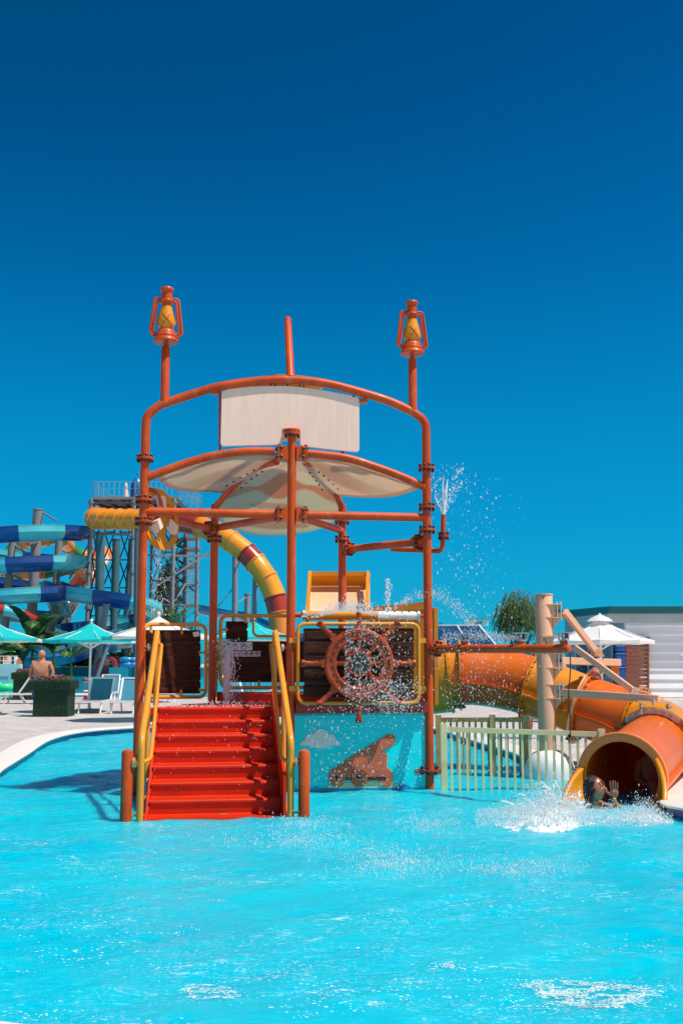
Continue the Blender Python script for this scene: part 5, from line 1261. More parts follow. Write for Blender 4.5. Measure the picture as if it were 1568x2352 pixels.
# green / orange tube behind the spiral
flume('tube_slide', 'green and orange tube slide winding behind the blue spiral', [P(x, y, Y) for x, y, Y in ((30, 1262, 150), (55, 1246, 148), (95, 1240, 147), (140, 1236, 150), (165, 1262, 155), (205, 1286, 156), (195, 1300, 150), (150, 1306, 146), (100, 1314, 145), (50, 1316, 146), (0, 1310, 148))], tubeS(.95), [BGRN, BORG, BGRN, BYEL], 3.2, flange_r=1.04, pname='tube_segment')
flume('tube_slide', 'dark red and pale tube slide low at the left edge', [P(x, y, Y) for x, y, Y in ((-30, 1398, 126), (10, 1402, 126), (50, 1412, 127), (90, 1428, 129), (130, 1450, 133), (175, 1470, 138))], tubeS(.66), [BRED, LCY, BRED, CONC], [2.0, 1.9, 3.4, 3], flange_r=.74, pname='tube_segment')
# orange and white steep slide
flume('steep_slide', 'steep straight slide with orange and white segments crossing behind the blue spiral', [P(x, y, Y) for x, y, Y in ((256, 1246, 158), (226, 1290, 154), (180, 1352, 148), (150, 1396, 143), (118, 1444, 137), (80, 1492, 131), (20, 1527, 121), (-60, 1540, 112))], trough(1.25, .7, .08), [BORG, BWHT, BORG, BWHT], 4.4, 8)
flume('open_slide', 'thin blue flume far behind the rear plank panel', [P(x, y, Y) for x, y, Y in ((455, 1395, 170), (510, 1408, 168), (560, 1416, 160), (640, 1452, 150), (700, 1470, 140))], trough(.9, .5), [MBL], 6)
# concrete columns
def column(x0, yt, x1, yb, Y, wpx, label, m=CONC, wt=None, arms=()):
    a = P(x0, yt, Y); b = P(x1, yb, Y); k = Y / FD; d = b - a; zb_ = 0.0; e = a + d * ((zb_ - a.z) / d.z)
    o_ = thing('support_column', (e.x, e.y, 0), label, 'column', 'slide support columns'); mb = MB(); mb.mat(m).tube([e, a], [wpx * k / 2, (wt or wpx) * k / 2], 18); mb.cyl(a, a + V(0, 0, .12), (wt or wpx) * k / 2 + .06, 18); mb.build('column_shaft', None, o_)
    for (ax0, ay0, ax1, ay1, Ya, wd) in arms:
        mb = MB(); mb.mat(GREYS).beam(P(ax0, ay0, Y), P(ax1, ay1, Ya), wd, wd); mb.build('column_arm', None, o_)
    return o_
column(88, 1172, 72, 1440, 134, 23, 'thick grey concrete column rising above the top turn of the blue spiral', arms=((100, 1178, 132, 1197, 130, .16), (88, 1245, 60, 1250, 128, .2)))
column(30, 1240, 8, 1470, 130, 23, 'leaning grey column at the far left carrying the blue spiral', wt=16, arms=((36, 1253, 62, 1272, 128, .18), (34, 1322, 92, 1368, 127, .2), (34, 1362, 118, 1366, 129, .28)))
column(136, 1236, 124, 1430, 136, 16, 'grey concrete column between the spiral and the orange slide', arms=((130, 1326, 160, 1315, 134, .2), (122, 1238, 145, 1256, 140, .2)))
TK = mat('teal_grey_column', (.05, .15, .19), .7, .15, .5)
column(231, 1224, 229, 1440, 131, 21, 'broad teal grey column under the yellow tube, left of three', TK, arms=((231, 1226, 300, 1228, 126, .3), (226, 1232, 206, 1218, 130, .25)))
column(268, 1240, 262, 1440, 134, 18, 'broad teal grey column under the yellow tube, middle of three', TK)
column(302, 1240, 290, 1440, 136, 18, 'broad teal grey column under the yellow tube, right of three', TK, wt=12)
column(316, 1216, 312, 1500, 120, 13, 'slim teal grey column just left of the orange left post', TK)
column(540, 1274, 539, 1440, 121, 13, 'pale grey steel column with a bracket under the yellow tube bend', GREYS, arms=((536, 1278, 560, 1284, 116, .2), (540, 1310, 552, 1288, 117, .15), (540, 1345, 500, 1395, 121, .12)))
column(587, 1300, 583, 1450, 117, 12, 'pale grey steel column below the red ring of the tube', GREYS, arms=((590, 1340, 608, 1330, 115, .2), (590, 1348, 606, 1334, 115, .12)))
column(568, 1366, 567, 1450, 124, 13, 'short pale grey column between two taller ones', GREYS, arms=((568, 1370, 540, 1388, 121, .12),))
column(245, 1390, 225, 1510, 125, 17, 'leaning grey column in front of the lowest blue flume', CONC, wt=15, arms=((262, 1452, 330, 1446, 128, .2),))
column(248, 1482, 232, 1530, 119, 9, 'short leaning grey prop beside the red tube mouth', CONC)
# ------------------------------------------------------------------ tower
TW = thing('slide_tower', (P(320, 1140, 140).x, 140, 0), 'grey steel slide tower with a railed platform, a stair and braced legs', 'tower')
Yf, Yb = 134.0, 146.0; zt_ = zy(1141, Yf); XL, XR_ = P(207, 1300, Yf).x, P(398, 1300, Yf).x
mb = MB(); mb.mat(DARKS).box(((XL + XR_) / 2 + .2, (Yf + Yb) / 2, zt_ - .15), (XR_ - XL, Yb - Yf, .3))
for k in range(7): mb.box((XL + (XR_ - XL) * k / 6 + .2, (Yf + Yb) / 2, zt_ - .5), (.14, Yb - Yf, .4))
for k in range(4): mb.box(((XL + XR_) / 2 + .2, Yf + 4 * k, zt_ - .75), (XR_ - XL, .16, .3))
mb.mat(GREYS).box(((XL + XR_) / 2 + .2, Yf - .03, zt_ - .16), (XR_ - XL + .2, .08, .34)); mb.build('platform', None, TW)
def railing(a, b, n, h=1.9):
    mb = MB(); mb.mat(STEEL); a = Vector(a); b = Vector(b)
    for k in range(n + 1): p = a.lerp(b, k / n); mb.cyl(p, p + V(0, 0, h), .045 if k % 2 == 0 else .03, 6)
    mb.cyl(a + V(0, 0, h), b + V(0, 0, h), .035, 6); mb.cyl(a + V(0, 0, h * .55), b + V(0, 0, h * .55), .025, 6); mb.build('railing', None, TW)
railing((XL + .1, Yf, zt_), (XR_ + .3, Yf, zt_), 16); railing((XL + .1, Yf, zt_), (XL + .1, Yb, zt_), 8); railing((XR_ + .3, Yf, zt_), (XR_ + 1.9, Yb, zt_), 10); railing((XL, Yb, zt_), (XR_ + 1.9, Yb, zt_), 16)
def leg(x, Y, wpx, yt=None):
    k = Y / FD; X = P(x, 1200, Y).x; z1 = zt_ - .3 if yt is None else zy(yt, Y); mb = MB(); mb.mat(GREYS).cyl((X, Y, 0), (X, Y, z1), wpx * k / 2, 14)
    for zf in range(1, 6):
        z = z1 * zf / 5 - .4; mb.cyl((X, Y, z - .14), (X, Y, z - .02), wpx * k / 2 + .13, 14); mb.cyl((X, Y, z + .02), (X, Y, z + .14), wpx * k / 2 + .13, 14)
    mb.build('tower_leg', None, TW); return X
lx = [leg(208, Yf, 9), leg(307, Yf, 10), leg(400, Yf, 9)]
leg(212, Yb, 8); leg(350, Yb, 6); leg(427, 144, 9); leg(455, 142, 8, 1180)
for (xa, ya, xb, yb, Y, w_) in ((400, 1160, 384, 1143, 134, .2), (400, 1160, 414, 1143, 135, .2), (307, 1165, 292, 1145, 134, .2), (307, 1165, 322, 1145, 134, .2), (210, 1165, 224, 1146, 134, .2), (350, 1352, 480, 1270, 136, .24), (340, 1276, 490, 1277, 138, .26), (480, 1270, 500, 1262, 136, .2),
                                (402, 1380, 427, 1340, 138, .16), (400, 1416, 425, 1395, 139, .16), (355, 1330, 402, 1334, 140, .14), (372, 1372, 400, 1390, 140, .14), (355, 1388, 427, 1390, 140, .16), (455, 1300, 436, 1288, 143, .16), (455, 1364, 436, 1350, 143, .16), (430, 1445, 445, 1428, 143, .16), (445, 1428, 458, 1445, 143, .16), (405, 1430, 425, 1450, 140, .16), (210, 1240, 160, 1330, 138, .16), (205, 1290, 150, 1312, 138, .2)):
    mb = MB(); mb.mat(GREYS).beam(P(xa, ya, Y), P(xb, yb, Y + 2), w_, w_); mb.build('brace', None, TW)
for lv, y in enumerate((1237, 1262, 1302, 1345, 1392)):   # stair landings with rails
    z = zy(y, 143); xa, xb = P(428, 1300, 143).x, P(456, 1300, 143).x
    mb = MB(); mb.mat(DARKS).box(((xa + xb) / 2, 143.5, z), (xb - xa, 3.0, .22)); mb.mat(GREYS).box(((xa + xb) / 2, 141.9, z), (xb - xa, .1, .26))
    mb.mat(STEEL)
    for k in range(5): X = xa + (xb - xa - .25) * (.2 + .2 * k); mb.cyl((X, 141.95, z), (X, 141.95, z + 1.9), .05, 6)
    mb.cyl((xa, 141.95, z + 1.9), (xb - .3, 141.95, z + 1.9), .05, 6); mb.cyl((xa, 141.95, z + 1.2), (xb - .3, 141.95, z + 1.2), .04, 6)
    mb.build('stair_landing', None, TW)
    if lv < 4:
        z2 = zy((1262, 1302, 1345, 1392, 1430)[lv], 143); xc = P(402, 1300, 143).x; mb = MB(); mb.mat(DARKS)
        for k in range(10): t = k / 9; mb.box((xa + (xc - xa) * t, 143, z + (z2 - z) * t * .5), (.4, 2.0, .10))
        for k in range(10): t = k / 9; mb.box((xc + (xa - xc) * t, 145.5, z + (z2 - z) * (.5 + t * .5)), (.4, 2.0, .10))
        mb.beam((xa, 141.9, z + .1), (xc, 141.9, z + (z2 - z) * .5 + .1), .12, .3); mb.mat(STEEL).beam((xa, 141.9, z + 1.5), (xc, 141.9, z + (z2 - z) * .5 + 1.5), .06, .06)
        mb.build('stair_flight', None, TW)
for k in range(6):
    za = 2.5 + 3.3 * k
    for Yq, xs in ((144, (350, 376, 400, 427)), (139, (372, 400))):
        mb = MB(); mb.mat(DARKS)
        for xa, xb in zip(xs[:-1], xs[1:]):
            A, B = P(xa, 1300, Yq).x, P(xb, 1300, Yq).x; mb.beam((A, Yq, za), (B, Yq, za + 3.3), .13, .13); mb.beam((B, Yq, za), (A, Yq, za + 3.3), .13, .13); mb.beam((A, Yq, za + 3.3), (B, Yq, za + 3.3), .18, .18)
        mb.build('lattice', None, TW)
# interior truss lattice between the concrete columns
for k in range(5):
    za, zb_ = 4 + 3.6 * k, 7.6 + 3.6 * k
    mb = MB(); mb.mat(DARKS)
    for xa, xb in ((212, 226), (238, 262), (274, 296), (300, 312)):
        A, B = P(xa, 1300, 140).x, P(xb, 1300, 140).x; mb.beam((A, 140, za), (B, 140, zb_), .16, .16); mb.beam((B, 140, za), (A, 140, zb_), .16, .16); mb.beam((A, 140, zb_), (B, 140, zb_), .16, .16)
    mb.build('lattice', None, TW)
q = P(315, 1140, 140); mb = MB(); mb.mat(mat('blue_dome_paint', (.01, .16, .42), .35, .1, 1, coat=.3)).lathe([(.88, 0), (.88, 1.9), (.86, 2.2), (.76, 2.7), (.56, 3.1), (.30, 3.4), (.08, 3.55), (.05, 3.9), (.12, 3.95), (.12, 4.05), (.03, 4.2)], (q.x, 140, zt_), seg=24); o = mb.build('domed_cabin', None, loc=(q.x, 140, zt_)); tag(o, 'small blue domed cabin standing on the tower platform', 'cabin')
q = P(289, 1140, 137); mb = MB(); mb.mat(WCAN).lathe([(.10, .0), (.42, .35), (.36, .8), (.20, 1.5), (.26, 1.6), (.18, 2.1), (.05, 2.3)], (q.x, 137, zt_), Matrix.Diagonal((1, .8, 1)), 12); mb.mat(STEEL).cyl((q.x, 137, zt_), (q.x, 137, zt_ + .4), .05, 8); o = mb.build('folded_umbrella', None, loc=(q.x, 137, zt_)); tag(o, 'folded white umbrella on the tower platform beside the blue dome', 'umbrella')
# ================================================================== vegetation
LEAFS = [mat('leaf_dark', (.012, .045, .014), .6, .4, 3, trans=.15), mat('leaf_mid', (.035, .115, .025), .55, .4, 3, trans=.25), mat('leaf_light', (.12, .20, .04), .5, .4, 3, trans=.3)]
BARK = mat('bark', (.10, .07, .05), .9, .3, 6)
def leaves(mb, c, rad, n, ls, rd, w_=(.35, .4, .25), droop=0.0, lobes=9, narrow=.35):
    lb = [(V(rd.gauss(0, .42), rd.gauss(0, .42), rd.gauss(0, .42)), rd.uniform(.35, .6)) for _ in range(lobes)]
    for _ in range(n):
        o_, r_ = lb[rd.randrange(lobes)]; d = V(rd.gauss(0, 1), rd.gauss(0, 1), rd.gauss(0, 1)).normalized() * r_ * rd.random() ** .45
        p = o_ + d
        if p.length > 1.1: continue
        q = c + V(p.x * rad[0], p.y * rad[1], p.z * rad[2]); mi = rd.choices((0, 1, 2), w_)[0]; mb.mat(LEAFS[mi])
        d1 = V(rd.gauss(0, 1), rd.gauss(0, 1), rd.gauss(0, .7) - droop).normalized() * ls * rd.uniform(.6, 1.3); d2 = d1.orthogonal().normalized() * ls * narrow
        mb.add([q - d1, q + d2, q + d1, q - d2], [(0, 1, 2, 3)], False)
def tree(name, label, base, h, rad, n, ls, seed, w_=(.35, .4, .25), droop=0.0, group=None, czf=.64, cat='tree', lobes=9, narrow=.35):
    rd = random.Random(seed); root = thing(name, base, label, cat, group); base = Vector(base)
    mb = MB(); mb.mat(BARK).tube([base, base + V(.05 * h * .3, 0, h * .25), base + V(0, 0, h * .5), base + V(0, 0, h * .8)], [h * .035, h * .028, h * .02, h * .006], 8)
    for _ in range(9):
        a = rd.random() * 6.28; z0 = rd.uniform(.25, .6) * h; mb.tube([base + V(0, 0, z0), base + V(math.cos(a) * rad[0] * .35, math.sin(a) * rad[1] * .35, z0 + h * .14), base + V(math.cos(a) * rad[0] * .7, math.sin(a) * rad[1] * .7, z0 + h * .25)], [h * .012, h * .008, h * .003], 6)
    mb.build('trunk', None, root); mb = MB(); leaves(mb, base + V(0, 0, h * czf), rad, n, ls, rd, w_, droop, lobes, narrow); mb.build('crown', None, root); return root
def bx(x, Y): return (P(x, 1500, Y).x, Y, PG)
k50 = 52 / FD
wl_ = bx(1192, 52); rd = random.Random(21)
wt = tree('willow_tree', 'round olive green willow behind the beige column', wl_, 5.0, (46 * k50, 1.0, 1.20), 2500, .08, 5, (.3, .35, .35), 1.2, czf=.70, lobes=16)
mb = MB(); OLV = mat('willow_leaf', (.24, .28, .09), .6, .4, 4, trans=.3)
for _ in range(650):
    a = rd.random() * 6.283; ph = rd.random() ** .6 * 1.25; rr = rd.uniform(.55, 1.08); st = V(wl_[0], wl_[1], 3.55) + V(math.cos(a) * 1.12 * rr * math.sin(ph * 1.6), math.sin(a) * 1.1 * rr * math.sin(ph * 1.6), 1.35 * rr * math.cos(ph * 1.6) + .1)
    L = rd.uniform(.15, .60); sw = V(math.cos(a), math.sin(a), 0) * rd.uniform(.05, .25); n_ = int(L / .035)
    for k in range(n_):
        q = st + sw * (k / n_) - V(0, 0, L * k / n_); mb.mat((LEAFS[0], LEAFS[1], LEAFS[2], OLV, OLV)[rd.randrange(5)]); d1 = V(rd.gauss(0, .5), rd.gauss(0, .5), -1).normalized() * .075; d2 = d1.orthogonal().normalized() * .016
        mb.add([q - d1, q + d2, q + d1, q - d2], [(0, 1, 2, 3)], False)
mb.build('hanging_foliage', None, wt)
tree('bush', 'low yellow green bush right of the solar panels', bx(1180, 50), 1.9, (62 * k50, .9, .75), 3500, .09, 6, (.25, .35, .4), cat='bush')
tree('bush', 'small green tree top peeping over the yellow slide hood', bx(1010, 60), 3.8, (24 * 60 / FD, .6, .9), 1500, .09, 8, (.4, .4, .2), cat='tree', czf=.75)
tree('tree', 'dark tree behind the tower legs right of the left post', bx(372, 150), 15.5, (38 * 150 / FD, 2.4, 7.4), 15000, .32, 9, (.8, .17, .03), czf=.56, lobes=22)
# banana plants
def banana(loc, h, seed, label, n=9, sc_=1.0):
    rd = random.Random(seed); loc = Vector(loc); root = thing('banana_plant', tuple(loc), label, 'banana plant', 'banana plants beyond the far pool')
    mb = MB(); mb.mat(LEAFS[1]).tube([loc, loc + V(0, 0, h * .25), loc + V(0, 0, h * .5)], [.22, .17, .08], 8); mb.build('stem', None, root)
    for k in range(n):
        a = rd.random() * 6.28; L = h * rd.uniform(.5, .75); el = rd.uniform(.5, 1.35); st = loc + V(0, 0, h * rd.uniform(.36, .5)); pts = []; 
        for j in range(9):
            t = j / 8; e_ = el - t * t * rd.uniform(1.0, 1.3) * 1.3; st = st + V(math.cos(a) * math.cos(e_), math.sin(a) * math.cos(e_), math.sin(e_)) * L / 8; pts.append(st.copy())
        sdv = V(-math.sin(a), math.cos(a), 0); mb = MB(); mb.mat(LEAFS[rd.choices((0, 1, 2), (.45, .35, .2))[0]]); W = L * .15
        for sg in (-1, 1):
            for j in range(8):
                w0 = W * math.sin(math.pi * min(1, (j + .3) / 8.4)) ** .6; w1 = W * math.sin(math.pi * min(1, (j + 1.3) / 8.6)) ** .6 if j < 7 else .02
                w1 *= rd.uniform(.75, 1.05); p, q = pts[j], pts[j + 1]; mb.add([p, q, q + sdv * sg * w1 - V(0, 0, w1 * .35), p + sdv * sg * w0 - V(0, 0, w0 * .35)], [(0, 1, 2, 3)], False)
        mb.build('leaf', None, root)
    return root
banana(bx(75, 112), 7.8, 1, 'tallest banana plant, left of the orange slide'); banana(bx(30, 110), 6.0, 2, 'banana plant behind the left teal umbrella', 10)
banana(bx(125, 114), 5.6, 3, 'banana plant at the foot of the orange and white slide', 8); banana(bx(5, 108), 4.6, 4, 'small banana plant at the left edge', 8); banana(bx(165, 116), 4.4, 5, 'low banana plant behind the teal umbrella', 7)
banana(bx(55, 106), 4.0, 6, 'low banana plant above the white landing block', 10)
def palm(loc, h, seed, label, n=15):
    rd = random.Random(seed); loc = Vector(loc); root = thing('palm', tuple(loc), label, 'palm'); mb = MB(); mb.mat(BARK).tube([loc, loc + V(0, 0, h * .55)], [.14, .10], 8); mb.build('trunk', None, root); mb = MB()
    for k in range(n):
        a = rd.random() * 6.28; st = loc + V(0, 0, h * .5); el = rd.uniform(.7, 1.45); L = h * .6; sdv = V(-math.sin(a), math.cos(a), 0); mb.mat(LEAFS[rd.choices((1, 2), (.5, .5))[0]])
        for j in range(12):
            t = j / 12; e_ = el - 1.4 * t * t; d = V(math.cos(a) * math.cos(e_), math.sin(a) * math.cos(e_), math.sin(e_)); nx_ = st + d * L / 12
            if j > 1:
                for sg in (-1, 1):
                    l_ = .20 * h * (1 - t) ** .5 * .6; tip = st + sdv * sg * l_ * .7 + d * l_ * .8 + V(0, 0, .12 * l_ * 3); mb.add([st, st + d * L / 26, tip], [(0, 1, 2)], False)
            st = nx_
    mb.build('fronds', None, root); return root
palm(bx(392, 62), 5.0, 3, 'green feather palm above the left umbrella, right of the left post', 26)
palm(bx(418, 66), 4.2, 4, 'smaller feather palm beside the taller one right of the left post', 18)
tree('bush', 'leafy green bush seen between the left panel and the rear panel', bx(495, 46), 3.0, (26 * 46 / FD, .6, 1.3), 2600, .10, 14, (.35, .35, .3), cat='bush', czf=.5)
HG = mat('hedge_dark', (.010, .022, .010), .8, .5, 2)
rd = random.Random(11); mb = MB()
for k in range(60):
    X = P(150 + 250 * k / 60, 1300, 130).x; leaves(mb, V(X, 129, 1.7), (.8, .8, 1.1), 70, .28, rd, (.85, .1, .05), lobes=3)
o = mb.build('hedge', None, loc=(P(250, 1300, 129).x, 129, 0)); tag(o, 'dark planting above the tiled far pool wall', 'planting', kind='stuff')
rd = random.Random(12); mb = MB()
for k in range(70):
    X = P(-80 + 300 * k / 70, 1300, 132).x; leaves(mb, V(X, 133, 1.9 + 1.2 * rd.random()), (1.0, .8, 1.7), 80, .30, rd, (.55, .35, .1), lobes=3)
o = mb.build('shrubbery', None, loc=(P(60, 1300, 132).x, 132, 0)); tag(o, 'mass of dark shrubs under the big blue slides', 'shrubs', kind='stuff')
# ================================================================== right: building, panels, mast
BY = 46.0; kB = BY / FD
BD = thing('white_building', (P(1450, 1500, BY).x, BY, PG), 'white weatherboard building with a teal roof edge and a wooden shutter', 'building')
WB = mat('white_siding', (.93, .93, .95), .5, .03, 2); SHD = mat('eave_shade_fascia', (.50, .55, .60), .6, .08, 2); TRIM = mat('teal_roof_trim', (.0, .17, .19), .45, .08, 2)
Xc = P(1395, 1500, BY).x; Xr = P(1700, 1500, BY).x; zTop = zy(1408, BY); H_ = zTop
mb = MB(); mb.mat(WB)
bh = 20.2 * kB; z = PG
XW0 = P(1437, 1500, BY).x
while z < zy(1431, BY) - .02:
    z1_ = min(z + bh, zy(1431, BY)); mb.prism([V(XW0, BY, z), V(XW0, BY + .2, z), V(XW0, BY + .2, z1_), V(XW0, BY - .0, z1_), V(XW0, BY - .060, z + .030)][::-1], V(Xr - XW0, 0, 0)); z = z1_
mb.box(((XW0 + Xr) / 2, BY + 3, 1.9), (Xr - XW0, 5.6, 3.4)); mb.build('siding_wall', None, BD)
mb = MB(); mb.mat(SHD); XL2 = P(1298, 1500, BY + 4).x  # shadow under the eave is painted into this band's grey-blue
mb.prism([V(Xc, BY - .10, zy(1431, BY)), V(Xr, BY - .10, zy(1431, BY)), V(Xr, BY - .10, zTop - .03), V(Xc, BY - .10, zTop - .03)], V(0, .3, 0))
mb.prism([V(XL2, BY + 4, zy(1431, BY)), V(Xc - .01, BY - .10, zy(1431, BY)), V(Xc - .01, BY - .10, zTop - .03), V(XL2, BY + 4, zTop - .03)], V(.1, .3, 0)); mb.build('fascia', None, BD)
mb = MB(); mb.mat(TRIM)
for (dz0, dz1, pj) in ((0, .13, .45), (.13, .24, .52), (.24, .28, .58)):
    za, zb_ = zTop - .02 + dz0, zTop - .02 + dz1
    mb.prism([V(XL2 - .3, BY + 3.9 - pj, za), V(Xc, BY - pj, za), V(Xr, BY - pj, za), V(Xr, BY + 3, za), V(XL2, BY + 6, za)], V(0, 0, zb_ - za - .002))
mb.build('roof_edge', None, BD)
mb = MB(); mb.mat(mat('shaded_wall', (.45, .50, .54), .6, .06)).prism([V(XL2, BY + 4, PG), V(P(1432, 1300, BY + .1).x, BY + .1, PG), V(P(1432, 1300, BY + .1).x, BY + .1, zy(1431, BY)), V(XL2, BY + 4, zy(1431, BY))], V(.1, .3, 0)); mb.build('angled_wall', None, BD)  # white wall with its shade put into the grey-blue colour
GL = mat('window_glass', (.05, .12, .16), .1, .2, 1, spec=1.0)
for x0, x1 in ((1322, 1347), (1352, 1372), (1376, 1398)):
    A = V(XL2, BY + 4, 0).xy; B = V(P(1432, 1300, BY + .1).x, BY + .1, 0).xy
    fr = MB(); fr.mat(WHITEP).prism([PL(x, y, A, B, -.05) for x, y in ((x0 - 2, 1478), (x1 + 2, 1478), (x1 + 2, 1556), (x0 - 2, 1556))], V(0, .06, 0)); w1 = fr.build('window', None, BD)
    mb = MB(); mb.mat(GL).prism([PL(x, y, A, B, -.08) for x, y in ((x0, 1480), (x1, 1480), (x1, 1554), (x0, 1554))], V(0, .02, 0)); mb.build('pane', None, w1)
mb = MB(); mb.mat(mat('dark_opening', (.02, .015, .02), .6)).prism([P(x, y, BY - .06) for x, y in ((1407, 1473), (1440, 1473), (1440, 1600), (1407, 1600))], V(0, .04, 0)); mb.build('doorway', None, BD)
SHT = mat('shutter_wood', (.30, .085, .045), .55, .3, 8, .2, 30)
mb = MB(); mb.mat(SHT); 
for x in (1438, 1487): mb.beam(P(x, 1466, BY - .25), P(x, 1600, BY - .25), .10, .08, (1, 0, 0))
mb.beam(P(1436, 1466, BY - .25), P(1490, 1466, BY - .25), .08, .12)
y = 1474
while y < 1600: mb.beam(P(1440, y, BY - .22), P(1485, y, BY - .22), .05, .12); y += 9.6
mb.build('wooden_shutter', None, BD)
for k, (y0, y1) in enumerate(((1482, 1497), (1499, 1530), (1531, 1562))):
    mb = MB(); mb.mat(mat('blue_crate', (.01, .10, .38), .4, .15, 6)); a = P(1414, y1, BY - .45); b = P(1434, y0, BY - .45); mb.box(((a.x + b.x) / 2, BY - .35, (a.z + b.z) / 2), (b.x - a.x, .35, b.z - a.z - .02)); mb.box(((a.x + b.x) / 2, BY - .35, b.z - .04), (b.x - a.x + .05, .4, .05)); 
    o = mb.build('storage_crate', None, loc=((a.x + b.x) / 2, BY - .35, a.z)); tag(o, ('short blue crate, topmost', 'tall blue crate in the middle', 'tall blue crate, lowest')[k] + ' of the pile in the dark doorway', 'crate', 'blue crates in the doorway'); o.modifiers.new('b', 'BEVEL').width = .02
# solar panels
SPN = thing('solar_panel', (P(1060, 1500, 40).x, 40, PG), 'dark blue solar panel array in a white frame behind the spray arm', 'solar panel')
SG = mat('solar_glass', (.012, .06, .12), .12, .3, 2, coat=.6)
def q_(x, y): return P(x, y, 38 + (1480 - y) * .06)
for xa, xb, xc_, xd in ((985, 1048, 1078, 985), (1052, 1098, 1140, 1084)):
    mb = MB(); mb.mat(SG).prism([q_(xa, 1437), q_(xb, 1437), q_(xc_, 1486), q_(xd, 1486)], V(0, .05, -.03)); mb.build('panel_glass', None, SPN)
mb = MB(); mb.mat(WHITEP).beam(q_(985, 1436), q_(1099, 1436), .05, .05); mb.beam(q_(1049, 1437), q_(1081, 1487), .05, .05); mb.beam(q_(1099, 1436), q_(1143, 1488), .06, .05)
for x in (1000, 1060, 1120): a = q_(x, 1486); mb.beam(a, V(a.x, a.y + .3, PG), .06, .06)
mb.build('panel_frame', None, SPN)
FM = thing('floodlight_mast', (P(1097, 1500, 60).x, 60, PG), 'thin grey mast with two floodlights behind the solar panels', 'lamp post'); q = P(1095, 1426, 60)
mb = MB(); mb.mat(GREYS).cyl((q.x, 60, PG), (q.x, 60, q.z + .15), .07, 10); mb.beam((q.x - .4, 60, q.z - .1), (q.x + .55, 60, q.z - .1), .08, .08); mb.build('mast_pole', None, FM)
for dx, s_ in ((-.35, .7), (.42, 1.1)):
    mb = MB(); mb.mat(WHITEP).box((q.x + dx, 59.9, q.z + .0 - .1 * s_), (.30 * s_, .25, .28 * s_)); mb.mat(GREYS).box((q.x + dx, 59.85, q.z + .12 * s_), (.36 * s_, .3, .05)); mb.build('floodlight', None, FM)
# ================================================================== spray, jets, splash, foam
def drops(name, label, gen, n, s0, s1, loc, cat='splash', seed=1, mound=None):
    rd = random.Random(seed); mb = MB(); mb.mat(DROP)
    for _ in range(n):
        p = gen(rd)
        if p is None or p.z < .0: continue
        r = s0 + (s1 - s0) * rd.random() ** 3.0
        mb.octa(p, r, (rd.uniform(.6, 1.1), rd.uniform(.6, 1.1), rd.uniform(.9, 2.6)))
    if mound: mound(mb)
    o = mb.build(name, None, loc=tuple(loc)); tag(o, label, cat, kind='stuff'); return o
def jet_gen(base, dirs, sp_=.06, H=1.0):
    def g(rd):
        d, L_ = dirs[rd.randrange(len(dirs))]; t = rd.random() ** .8
        return base + Vector(d) * (L_ * t) + V(rd.gauss(0, sp_ * t * .6 + .008), rd.gauss(0, sp_ * t * .6 + .008), rd.gauss(0, sp_ * .6 * t))
    return g
# fountain on the riser pipe
def jcore(mb):
    mb.mat(DROP)
    for d, L_, r in ((V(.05, 0, .45), 1, .022), (V(-.11, 0, .26), 1, .010), (V(.0, 0, .50), 1, .010)):
        pts = [JET + d * (k / 6) + V(rnd.gauss(0, .006), 0, 0) for k in range(7)]; mb.tube(pts, [r, r * .95, r * 1.1, r * .8, r * .9, r * .5, r * .2], 7)
drops('water_jet', 'thin jet of water shooting up from the riser pipe on the right', jet_gen(JET, [(V(.22, 0, .62), 1), (V(.22, 0, .62), 1), (V(-.18, 0, .58), 1), (V(.0, 0, .62), 1), (V(.3, .1, .5), 1)], .06), 480, .0025, .010, JET, 'water jet', 3, jcore)
def g(rd):
    t = rd.random(); x = rd.gauss(1060 + 50 * t, 45); y = 1080 + 340 * rd.random() ** .9
    return P(x, y, 13.4 + rd.uniform(-.5, .5)) if x > 992 else None
drops('falling_drops', 'scattered drops falling through the air right of the structure', g, 330, .003, .010, JET, 'water drops', 4)
# deck jet behind the stairs
q = PL(516, 1620, C2, BL2, .15); q.z = DZ; jb = V(q.x + .02, q.y, DZ)
jh = zy(1468, q.y) - DZ
def core2(mb):
    mb.mat(FOAM); mb.tube([jb + V(rnd.gauss(0, .006), 0, jh * .9 * k / 12) for k in range(13)], [.030, .034, .038, .033, .042, .038, .046, .040, .048, .040, .036, .026, .010], 9)
def g(rd):
    t = rd.random(); w_ = .012 + .05 * t; z = jh * t
    if rd.random() < .35: return jb + V(abs(rd.gauss(0, .09)) * .8, rd.gauss(0, .03), jh * rd.random() * .9)
    return jb + V(rd.gauss(.0, w_), rd.gauss(0, w_), z)
drops('water_jet', 'white jet of water rising from the red deck at the head of the stairs', g, 1500, .004, .013, jb, 'water jet', 5, core2)
def g(rd):
    x = rd.uniform(372, 620); return PL(x, 1624 - rd.random() ** 2 * 14, L2, C2, rd.uniform(0, .3))
drops('deck_spray', 'fine spray splashing along the lip of the red deck', g, 600, .003, .009, S(-1, 0, DZ), 'spray', 6)
